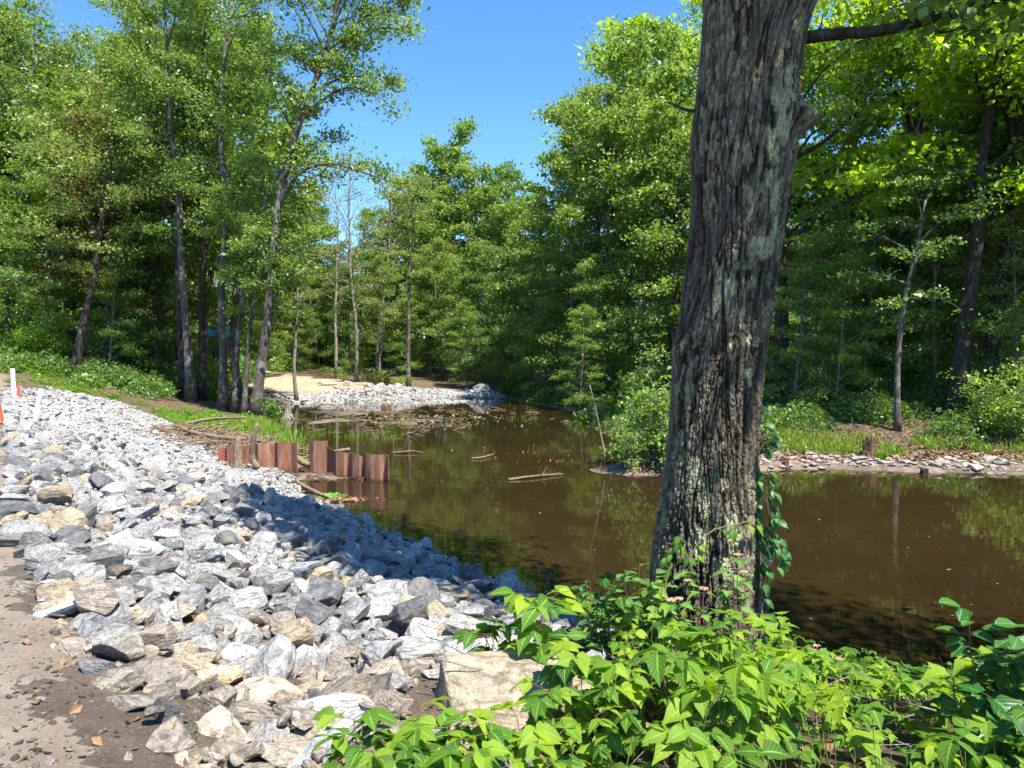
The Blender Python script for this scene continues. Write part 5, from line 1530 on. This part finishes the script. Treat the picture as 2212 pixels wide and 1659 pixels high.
tangle('pile_debris', deb_at, 90, .15, .7, .022, 'rotten', 'dark woody debris washed up at the foot of the sheet piles', 6)
def isl_at(r):
    return np.array([ib[0] + .75 + r.normal(0, .42), ib[1] + .75 + r.normal(0, .3), ZW + .12 + abs(r.normal(0, .36))])
tangle('island_roots', isl_at, 130, .25, .9, .03, 'dead', 'bleached dead branches and roots heaped on the island', 7)
MUDP = [(640, 905), (700, 900), (780, 905), (860, 912), (930, 918), (960, 908), (720, 930), (820, 936), (1150, 890), (700, 888), (900, 890), (1000, 885)]
def mud_at(r):
    a, b = MUDP[r.integers(len(MUDP))]
    p_ = W(a + r.normal(0, 45), b + r.normal(0, 9))
    return np.array([p_[0], p_[1], max(hz(p_[0], p_[1]), ZW) + .012])
tangle('mud_litter', mud_at, 280, .2, 1.3, .022, 'drift', 'sticks and litter strewn over the far mud and shallows', 8, 'litter')

# ------------------------------------------------------------------ foreground plants
def leaf_tpl(kind):
    us = np.array([0, .08, .2, .36, .52, .68, .84, 1.0])
    if kind == 'ovate':
        wv_ = np.array([.0, .16, .27, .315, .29, .215, .11, 0])
        sh_ = np.zeros(8)
    elif kind == 'oval':
        wv_ = np.array([.0, .14, .25, .32, .33, .28, .17, 0])
        sh_ = np.zeros(8)
    else:   # three pointed lobes
        us = np.array([0, .04, .14, .28, .42, .55, .75, 1.0])
        wv_ = np.array([.0, .22, .34, .50, .24, .25, .14, 0])
        sh_ = np.array([0, -.08, .0, .16, .02, 0, 0, 0])
    ser = np.array([0, .012, -.012, .014, -.014, .012, -.008, 0])
    V, L = [], []
    for u, w_, h_, e_ in zip(us, wv_, sh_, ser):
        for sd in (-1, -.5, 0, .5, 1):
            y = sd * (w_ + (e_ if abs(sd) == 1 else 0))
            x = u + h_ * abs(sd)
            z = .30 * abs(y) - .34 * u * u + .05 * u - (0.20 * y * y)
            V.append((x, y, z)); L.append((u, sd * .5 if w_ else 0, 0))
    F = []
    for a in range(7):
        for b in range(4):
            F.append((a * 5 + b, (a + 1) * 5 + b, (a + 1) * 5 + b + 1, a * 5 + b + 1))
    return np.array(V), np.array(F), np.array(L)
TPL = {k_: leaf_tpl(k_) for k_ in ('ovate', 'oval', 'lobed')}
def leaves_mesh(name, lst, mat, seed=0):
    """lst: (kind, P, D, N, size, tone)"""
    r = np.random.default_rng(seed)
    VV, FF, LL, RN, n_ = [], [], [], [], 0
    for kd in TPL:
        sel_ = [a for a in lst if a[0] == kd]
        if not sel_: continue
        tv, tf, tl = TPL[kd]
        P = np.array([a[1] for a in sel_]); D = unit(np.array([a[2] for a in sel_])); N = np.array([a[3] for a in sel_]); S = np.array([a[4] for a in sel_]); T = np.array([a[5] for a in sel_])
        N = unit(N - D * (N * D).sum(1)[:, None]); B = np.cross(N, D)
        wsc = r.uniform(.85, 1.15, len(P)); crl = r.uniform(.3, 1.7, len(P))
        V = P[:, None] + S[:, None, None] * (D[:, None] * tv[None, :, 0:1] + B[:, None] * tv[None, :, 1:2] * wsc[:, None, None] + N[:, None] * tv[None, :, 2:3] * crl[:, None, None])
        V = V.reshape(-1, 3)
        F = (tf[None] + (np.arange(len(P)) * len(tv))[:, None, None]).reshape(-1, 4) + n_
        n_ += len(V)
        VV.append(V); FF.append(F); LL.append(np.tile(tl, (len(P), 1))); RN.append(np.repeat(T, len(tf)))
    return mesh(name, np.concatenate(VV), np.concatenate(FF), M[mat], True, {'rnd': ('FLOAT', 'FACE', np.concatenate(RN)), 'luv': ('FLOAT_VECTOR', 'POINT', np.concatenate(LL))})
def rotz(v, a):
    return np.array([v[0] * math.cos(a) - v[1] * math.sin(a), v[0] * math.sin(a) + v[1] * math.cos(a), v[2]])
def compound(lst, C, az, n_, size, r, kd='ovate', tone=None):
    base = np.array([math.cos(az), math.sin(az), 0])
    tone = r.uniform(0, 1) if tone is None else tone
    angs = {1: [0], 3: [-1.25, 0, 1.25], 5: [-1.9, -.85, 0, .85, 1.9]}[n_]
    tilt = r.normal(0, .34, 2)
    for a in angs:
        d = rotz(base, a + r.normal(0, .12)) + (0, 0, r.uniform(-.38, .12))
        nn = np.array([tilt[0] + r.normal(0, .14), tilt[1] + r.normal(0, .14), 1.0]) + d * .1
        lst.append((kd, C, d, nn, size * (1.0 if a == 0 else .85) * r.uniform(.85, 1.15), np.clip(tone + r.normal(0, .12), 0, 1)))
def plant(name, loc, Hh, label, seed, kind_='creeper', mat='leaf_fg', size=.11, nst=4, group=None, cat='plant', flowers=False, spread=.22):
    r = np.random.default_rng(seed)
    root = empty(name, loc)
    st_, lst, fl = Acc(), [], []
    for s0 in range(nst):
        a = r.uniform(0, 6.28)
        e = np.array([math.cos(a) * spread * r.uniform(.2, 1), math.sin(a) * spread * r.uniform(.2, 1), Hh * r.uniform(.65, 1)])
        P = wob((r.normal(0, .03), r.normal(0, .03), -.05), e, 7, .012, r)
        add_tube(st_, P, np.linspace(.0055, .0022, 7), 5)
        if kind_ == 'creeper':
            for t_ in (3, 4, 5, 6, 6):
                az = r.uniform(0, 6.28)
                pl = r.uniform(.05, .13)
                C = P[t_] + (math.cos(az) * pl, math.sin(az) * pl, r.uniform(0, .05))
                add_tube(st_, wob(P[t_], C, 3, .003, r), [.002, .0016, .0014], 4)
                compound(lst, C, az, 3 if r.uniform() < .7 else 5, size, r)
        elif kind_ == 'viburnum':
            for t_ in (2, 3, 4, 5, 6):
                az = r.uniform(0, 6.28)
                for k_ in (0, math.pi):
                    d = np.array([math.cos(az + k_), math.sin(az + k_), r.uniform(-.25, .15)])
                    C = P[t_] + d * .03
                    add_tube(st_, [P[t_], C], [.0018, .0014], 4)
                    lst.append(('lobed', C, d, np.array([r.normal(0, .2), r.normal(0, .2), 1]), size * r.uniform(.8, 1.15), r.uniform(0, 1)))
            if flowers and r.uniform() < .9:
                c_ = P[-1] + (0, 0, .03)
                fh = Acc()
                for _ in range(34):
                    a2, q2 = r.uniform(0, 6.28), math.sqrt(r.uniform(0, 1)) * .030
                    p2 = c_ + (math.cos(a2) * q2, math.sin(a2) * q2, r.uniform(-.003, .004))
                    iv, if_ = ICO[1]
                    fh.add(iv * .0055 + p2, if_)
                fl.append(fh)
        else:   # small oval leaves along upright twigs
            for t_ in np.linspace(1.2, 6, 13):
                i0 = int(min(t_, 5)); f = t_ - i0
                p2 = P[i0] * (1 - f) + P[i0 + 1] * f
                az = r.uniform(0, 6.28)
                d = np.array([math.cos(az), math.sin(az), r.uniform(-.1, .5)])
                lst.append(('oval', p2 + d * .01, d, np.array([r.normal(0, .3), r.normal(0, .3), 1]), size * r.uniform(.75, 1.2), r.uniform(0, 1)))
                if r.uniform() < .5:
                    e2 = p2 + d * r.uniform(.08, .18) + (0, 0, .06)
                    add_tube(st_, [p2, e2], [.002, .0012], 4)
                    for f2 in (.5, .8, 1.0):
                        az2 = az + r.uniform(-1.5, 1.5)
                        lst.append(('oval', p2 + (e2 - p2) * f2, np.array([math.cos(az2), math.sin(az2), r.uniform(-.1, .4)]), np.array([r.normal(0, .3), r.normal(0, .3), 1]), size * r.uniform(.7, 1.1), r.uniform(0, 1)))
    link('stems', st_.mesh('stems', M['stem']), root)
    link('leaves', leaves_mesh('leaves', lst, mat, seed), root)
    for fh in fl:
        link('flower_head', fh.mesh('flower_head', M['flower'], True), root)
    return tag(root, label, cat, group)

FG = np.array([(-.62, 2.3), (-.42, 2.9), (-.2, 3.35), (.12, 3.6), (.42, 4.2), (.5, 5.0), (.45, 5.9), (.75, 6.7), (1.5, 7.1), (2.4, 6.7), (4.0, 6.35), (5.2, 5.6), (5.0, 3.5), (3.6, 2.2), (1.6, 1.9), (-.3, 2.0)])
r = np.random.default_rng(17)
def cover(n, hlo, hhi, sz, seed, name, label, poly=FG, mat='leaf_fg', three=.75):
    r = np.random.default_rng(seed)
    lo, hi = poly.min(0), poly.max(0)
    lst, st_ = [], Acc()
    pts = r.uniform(lo, hi, (n * 3, 2))
    sdv = sd_poly(pts[:, 0], pts[:, 1], poly)
    pts, sdv = pts[sdv < -.05], sdv[sdv < -.05]
    pts, sdv = pts[:n], sdv[:n]
    zs = height(pts[:, 0], pts[:, 1])
    for (x, y), z, d_ in zip(pts, zs, sdv):
        if abs(x - TB[0]) < .42 and abs(y - TY) < .42: continue
        edge = min(1, .45 + abs(d_) * 1.1)
        hloc = .75 + .5 * vnoise(np.array([x * 1.3, y * 1.3, 4.0]), 7)
        if vnoise(np.array([x * 2.3 + 5, y * 2.3, 9.0]), 13) < .30: continue
        h_ = r.uniform(hlo, hhi) * edge * hloc * (.6 + .9 * vnoise(np.array([x * 2.9, y * 2.9, 2.0]), 23)) * (1 - .5 * sstep(1.0, 2.0, x) * sstep(2.4, 3.6, y))
        if -.42 < x < .75 and y < 4.3: h_ = min(h_, r.uniform(.08, .24))
        C = np.array([x, y, z + h_])
        g0 = np.array([x + r.normal(0, .05), y + r.normal(0, .05), z - .03])
        add_tube(st_, wob(g0, C, 4, .012, r), [.003, .0026, .002, .0015], 4)
        compound(lst, C, r.uniform(0, 6.28), 1 if r.uniform() < .16 else 3 if r.uniform() < three else 5, sz * math.exp(r.normal(0, .32)) * (1.0 if h_ > .2 else .8), r, tone=np.clip(.05 + .62 * vnoise(np.array([x * 1.1 + 9, y * 1.1, 1.0]), 3) + r.normal(.1, .27), 0, 1), kd='lobed' if vnoise(np.array([x * .8 + 3, y * .8, 6.0]), 5) + r.normal(0, .12) > .58 else 'ovate')
    o = link(name, leaves_mesh(name, lst, mat, seed))
    tag(o, label, 'ground cover', kind='stuff')
    c_ = link('stems', st_.mesh('stems', M['gstem']), o)
    c_['kind'] = 'stuff'
cover(2300, .06, .55, .090, 5, 'ground_cover', 'dense three-leaved green ground cover along the near bank')
# plants one can tell apart, on and above that cover
PL = []
kinds = [plant('leafy_plant', (0, 0, 0), Hh, 'x', 200 + n_, 'creeper', 'leaf_fg', sz, ns) for n_, (Hh, sz, ns) in enumerate(((.62, .125, 3), (.5, .11, 4), (.7, .14, 3), (.45, .10, 5), (.56, .12, 4)))]
pts = r.uniform(FG.min(0), FG.max(0), (900, 2))
pts = pts[sd_poly(pts[:, 0], pts[:, 1], FG) < -.18]
pts = pts[(np.hypot(pts[:, 0] - TB[0], pts[:, 1] - TY) > .6) & ~((pts[:, 0] < .62) & (pts[:, 1] < 4.3) & (pts[:, 0] > -.45)) & ~((pts[:, 0] < .8) & (pts[:, 1] > 3.0) & (pts[:, 1] < 4.2))]
kp = darts(pts, np.full(len(pts), .2), 1.0)[:46]
def fg_zone(px, py):
    if px < 1000: return 'low left of the boulder'
    if px < 1330: return 'between the boulder and the thick trunk'
    if px < 1700: return 'in front of the thick trunk'
    if px > 1950: return 'in the lower right corner'
    return 'on the bank right of the thick trunk'
fgcount = {}
tall_w = ['tallest', 'tall', 'middling', 'low', 'lowest', 'small']
for n_, a in enumerate(kp):
    x, y = pts[a]
    o = kinds[n_] if n_ < 5 else copy_tree(kinds[n_ % 5])
    o.name = 'leafy_plant'
    o.location = (x, y, hz(x, y) - .02)
    o.rotation_euler = (0, 0, r.uniform(0, 6.28))
    sc = r.uniform(.75, 1.1) * (1 - .42 * float(sstep(1.0, 2.0, x) * sstep(2.4, 3.6, y)))
    o.scale = (sc,) * 3
    px, py = proj(np.array([x, y, hz(x, y) + .4]))
    zn = fg_zone(float(px), float(py))
    fgcount.setdefault(zn, []).append((float(px), o))
for zn, l_ in fgcount.items():
    l_.sort(key=lambda a: a[0])
    for n_, (_, o) in enumerate(l_):
        wd_ = 'leftmost' if n_ == 0 else 'rightmost' if n_ == len(l_) - 1 else (ORD[n_] + 'from the left' if n_ < 10 else 'farther right')
        tag(o, f'three-leaved plant {zn}, {wd_}', 'plant', 'green plants of the near bank')
def fgp(px, py_top, Yd):
    x = (px - CX) / FPX * Yd
    z = hz(x, Yd)
    return (x, Yd, z - .02), max(.2, zpx(py_top, Yd) - z)
for px, py, Yd, kd, mt, sz, ns, sd_, lab, fw in (
    (1165, 1285, 4.55, 'creeper', 'leaf_fg', .155, 4, 301, 'tall creeper with big drooping leaves rising above the tan boulder', False),
    (1060, 1325, 4.8, 'creeper', 'leaf_fg', .14, 3, 302, 'pale creeper leaning out over the riprap behind the boulder', False),
    (1240, 1400, 3.75, 'creeper', 'leaf_fg', .13, 4, 316, 'bushy creeper hiding the right end of the tan boulder', False),
    (1300, 1415, 3.7, 'creeper', 'leaf_fg', .12, 4, 317, 'second bushy creeper right of the tan boulder', False),
    (1215, 1480, 3.4, 'creeper', 'leaf_fg', .11, 4, 318, 'low creeper in front of the right end of the tan boulder', False),
    (900, 1565, 2.75, 'creeper', 'leaf_fg', .11, 4, 319, 'low creeper in front of the left face of the tan boulder', False),
    (960, 1590, 2.62, 'creeper', 'leaf_fg', .115, 5, 320, 'dense creeper at the bottom edge below the tan boulder', False),
    (1030, 1585, 2.7, 'creeper', 'leaf_fg', .105, 4, 321, 'creeper at the bottom edge just right of the dense one', False),
    (1110, 1570, 2.8, 'creeper', 'leaf_fg', .11, 4, 322, 'creeper with spreading leaves below the middle of the boulder', False),
    (1310, 1250, 5.2, 'small', 'leaf_vine', .075, 5, 303, 'thin upright sapling with small oval leaves left of the thick trunk', False),
    (1400, 1195, 5.0, 'small', 'leaf_viburnum', .10, 4, 304, 'pale-leaved sapling against the left foot of the thick trunk', False),
    (1590, 1175, 5.05, 'viburnum', 'leaf_viburnum', .11, 5, 305, 'lobed-leaf shrub with pinkish flower heads in front of the thick trunk', True),
    (1500, 1270, 4.8, 'viburnum', 'leaf_viburnum', .105, 4, 306, 'smaller lobed-leaf shrub low against the thick trunk', True),
    (1740, 1400, 5.9, 'viburnum', 'leaf_viburnum', .105, 6, 307, 'lobed-leaf shrub with many pinkish flower heads at the water right of the trunk', True),
    (1850, 1445, 5.7, 'viburnum', 'leaf_viburnum', .10, 6, 308, 'lobed-leaf shrub with flower heads drooping over the fallen branch', True),
    (1660, 1330, 5.5, 'viburnum', 'leaf_fg', .11, 4, 309, 'yellowish lobed-leaf shrub at the right foot of the thick trunk', False),
    (2190, 1290, 3.4, 'small', 'leaf_vine', .11, 5, 310, 'dark slender shrub at the lower right photo edge', False),
    (2130, 1410, 3.6, 'viburnum', 'leaf_fg', .15, 4, 311, 'big yellow-green lobed leaves reaching over the water at the right', False),
    (2180, 1480, 3.0, 'viburnum', 'leaf_vine', .16, 4, 312, 'big dark lobed leaves in the lower right corner', False),
    (840, 1545, 2.7, 'creeper', 'leaf_fg', .12, 4, 313, 'bright creeper sprawling over the leaning grey slab at the bottom', False),
    (770, 1600, 2.6, 'creeper', 'leaf_fg', .10, 3, 314, 'yellow-green creeper tip farthest left at the bottom edge', False),
    (1480, 1380, 4.0, 'creeper', 'leaf_fg', .16, 3, 315, 'broad glossy drooping leaves in the middle of the green bank', False)):
    loc, Hh = fgp(px, py, Yd)
    plant('leafy_plant' if kd == 'creeper' else 'small_shrub', loc, Hh, lab, sd_, kd, mt, sz, ns, None, 'plant' if kd == 'creeper' else 'shrub', fw, .20)
# the vine on the right side of the trunk
r = np.random.default_rng(44)
vroot = empty('vine', (*at(1640, 1230, TY)[:2], at(1640, 1230, TY)[2]))
va, vl = Acc(), []
vb = np.array(vroot.location)
def vine_run(pts, n_leaf, sz, kd='ovate', out=1):
    P = spline(np.array(pts), 40)
    P += np.cumsum(r.normal(0, .004, P.shape), 0)
    add_tube(va, P - vb, np.linspace(.006, .003, 40), 5)
    for _ in range(n_leaf):
        p_ = P[r.integers(3, 40)]
        d = np.array([out * r.uniform(.1, 1.0), r.uniform(-1, .2), r.uniform(-1.0, .1)])
        c_ = p_ + unit(d) * r.uniform(.01, .07)
        add_tube(va, [p_ - vb, c_ - vb], [.0018, .0013], 4)
        vl.append((kd, c_ - vb, d + (0, 0, -.4), np.array([r.normal(0, .4) + .5 * out, -1.0, .6]), sz * r.uniform(.75, 1.2), r.uniform(0, .8)))
vine_run([at(1640, 1400, 5.45), at(1645, 1260, 5.5), at(1638, 1150, 5.55), at(1634, 1060, 5.6), at(1636, 1010, 5.6)], 62, .085)
vine_run([at(1650, 1200, 5.5), at(1665, 1110, 5.5), at(1655, 1020, 5.55)], 34, .08)
vine_run([at(1655, 1080, 5.5), at(1672, 1150, 5.5), at(1675, 1215, 5.5)], 22, .075)
vine_run([at(1640, 980, 5.6), at(1650, 940, 5.6), at(1640, 880, 5.65)], 12, .07)
link('stems', va.mesh('stems', M['stem']), vroot)
link('leaves', leaves_mesh('leaves', vl, 'leaf_vine', 2), vroot)
tag(vroot, 'dark green vine hanging down the right side of the thick trunk', 'vine')
vroot2 = empty('vine', at(1440, 1300, 5.2)); vb = np.array(vroot2.location); va, vl = Acc(), []
vine_run([at(1435, 1360, 5.15), at(1440, 1260, 5.3), at(1452, 1190, 5.36), at(1462, 1150, 5.38)], 20, .07, 'ovate', -1)
vine_run([at(1470, 1240, 5.28), at(1530, 1160, 5.3), at(1590, 1140, 5.32), at(1640, 1130, 5.45)], 9, .075, 'lobed', 1)
vine_run([at(1470, 1330, 5.2), at(1500, 1250, 5.25), at(1475, 1180, 5.33)], 12, .07, 'ovate', -1)
link('stems', va.mesh('stems', M['gstem']), vroot2)
link('leaves', leaves_mesh('leaves', vl, 'leaf_fg', 3), vroot2)
tag(vroot2, 'thin bright green vine climbing the left foot of the thick trunk', 'vine')
log('fallen_branch', [at(1640, 1492, 5.9), at(1780, 1462, 5.9), at(1880, 1470, 5.7), at(2010, 1480, 5.6), at(2120, 1492, 5.5)], .022, .012, 'bark', 'mossy fallen branch lying along the water edge behind the plants', 'branch')

# ------------------------------------------------------------------ small litter
def bits(name, poly_fn, n, s0, s1, mat, label, cat, seed, tones, flat_=.7, sink=.3):
    q_ = np.random.default_rng(seed)
    av, af, al, at_, b = [], [], [], [], 0
    for _ in range(n):
        x, y = poly_fn(q_)
        r_ = s0 * (s1 / s0) ** (q_.uniform() ** 2.2)
        pv, pf = PROT[1][q_.integers(12)]
        v = (pv * (r_, r_, r_ * flat_)) @ rand_rot(q_, .3).T + (x, y, hz_fast(x, y) + r_ * sink)
        av.append(v); af.append(pf + b); b += len(v); al.append(pv * .2 + q_.uniform(0, 30, 3))
        at_.append(np.broadcast_to(np.append(np.array(tones[q_.integers(len(tones))]) * q_.uniform(.8, 1.2), 1), (len(v), 4)))
    o = link(name, mesh(name, np.concatenate(av), np.concatenate(af), M[mat], False, {'rco': ('FLOAT_VECTOR', 'POINT', np.concatenate(al)), 'tone': ('FLOAT_COLOR', 'POINT', np.concatenate(at_))}))
    return tag(o, label, cat, kind='stuff')
zi_ = Z
def hz_fast(x, y):
    i = min(max(int(np.searchsorted(GX, x)) - 1, 0), len(GX) - 2); j = min(max(int(np.searchsorted(GY, y)) - 1, 0), len(GY) - 2)
    u = (x - GX[i]) / (GX[i + 1] - GX[i]); v = (y - GY[j]) / (GY[j + 1] - GY[j])
    return zi_[i, j] * (1 - u) * (1 - v) + zi_[i + 1, j] * u * (1 - v) + zi_[i, j + 1] * (1 - u) * v + zi_[i + 1, j + 1] * u * v
def on_path(q_):
    y = 2.3 + 9 * q_.uniform() ** 1.8
    s_ = -abs(q_.normal(0, .5)) + .15
    x = (s_ + .10 - NV[1] * y) / NV[0]
    return x, y
bits('path_gravel', on_path, 1700, .004, .022, 'rock', 'small gravel and grit strewn on the dirt path', 'gravel', 3, [(.42, .38, .34), (.30, .26, .22), (.42, .36, .30), (.34, .28, .22)])
def on_soil(q_):
    p_ = (q_.uniform(-2.6, .1), q_.uniform(2.3, 5.2))
    return p_
bits('soil_clods', on_soil, 2200, .005, .026, 'rock', 'crumbled soil clods and grit between the nearest rocks', 'soil', 4, [(.21, .155, .11), (.29, .22, .165), (.16, .11, .078), (.36, .30, .235)], .75, .2)
def dry_leaves(name, pts, n, sz, label, seed, zoff=.01, water=False):
    q_ = np.random.default_rng(seed)
    P = []
    for _ in range(n):
        x, y = pts(q_)
        P.append((x, y, (ZW if water else max(hz_fast(x, y), ZW)) + zoff))
    P = np.array(P)
    V, F = leaf_kites(P, sz * np.exp(q_.normal(0, .3, n)), q_, 1.0, .05 if water else .35, .32, .04 if water else .15)
    o = link(name, mesh(name, V, F, M['dry'], False))
    return tag(o, label, 'fallen leaves', kind='stuff')
dry_leaves('fallen_leaves', lambda q_: (q_.uniform(-3.2, .6), q_.uniform(2.3, 4.6)), 90, .05, 'dry brown leaves lying on soil and rocks', 1, .012)
dry_leaves('floating_leaves', lambda q_: ((lambda p_: (p_[0], p_[1]))(W(q_.uniform(800, 2200), 1030 + 380 * q_.uniform() ** 1.3))), 45, .05, 'small yellow and brown leaves floating on the pond', 2, .006, True)
dry_leaves('bank_leaves', lambda q_: (q_.uniform(6.8, 18), 21.0 + abs(q_.normal(0, 1.8))), 2600, .12, 'pinkish dry leaves covering the right bank', 3, .02)

dry_leaves('cover_litter', lambda q_: (lambda p_: (p_[0], p_[1]))(FG[q_.integers(len(FG))] * .6 + np.array([1.6, 4.2]) * .4 + q_.normal(0, .5, 2)), 420, .09, 'dead brown leaves on the soil under the green plants', 5, .03)
def fg_at(q_):
    x, y = q_.uniform(-.5, 3.4), q_.uniform(2.1, 6.0)
    return np.array([x, y, hz_fast(x, y) + q_.uniform(.03, .28)])
tangle('dead_stems', fg_at, 90, .3, .9, .006, 'dead', 'dry dead stems caught among the green plants', 12, 'stems')

# drifts of debris on the water
def scum(name, px, py, n, sx, sy, mat, size, label, seed):
    q_ = np.random.default_rng(seed)
    c = W(px, py)
    P = np.stack([c[0] + q_.normal(0, sx, n), c[1] + q_.normal(0, sy, n), np.full(n, ZW + .008) + abs(q_.normal(0, .012, n))], 1)
    V, F = leaf_kites(P, size * np.exp(q_.normal(0, .4, n)), q_, 1.0, .22, .34, .1)
    o = link(name, mesh(name, V, F, M[mat], False, {'rnd': ('FLOAT', 'FACE', q_.uniform(0, 1, n))}))
    return tag(o, label, 'debris', kind='stuff')
scum('floating_debris', 745, 1080, 260, .35, .12, 'dry', .06, 'raft of brown leaves floating in front of the right sheet piles', 1)
scum('floating_weed', 708, 1072, 170, .18, .12, 'leaf_viburnum', .07, 'clump of pale green weed floating in front of the right sheet piles', 2)
scum('island_debris', 1255, 1000, 90, .75, .55, 'dry', .045, 'drift of brown leaves and bits left of the island', 3)
scum('far_scum', 900, 905, 330, 2.6, 1.7, 'drift', .14, 'drift of woody scum over the far shallows', 4)
scum('mid_scum', 1180, 975, 60, 1.6, .9, 'dry', .05, 'thin scatter of bits on the middle of the pond', 5)
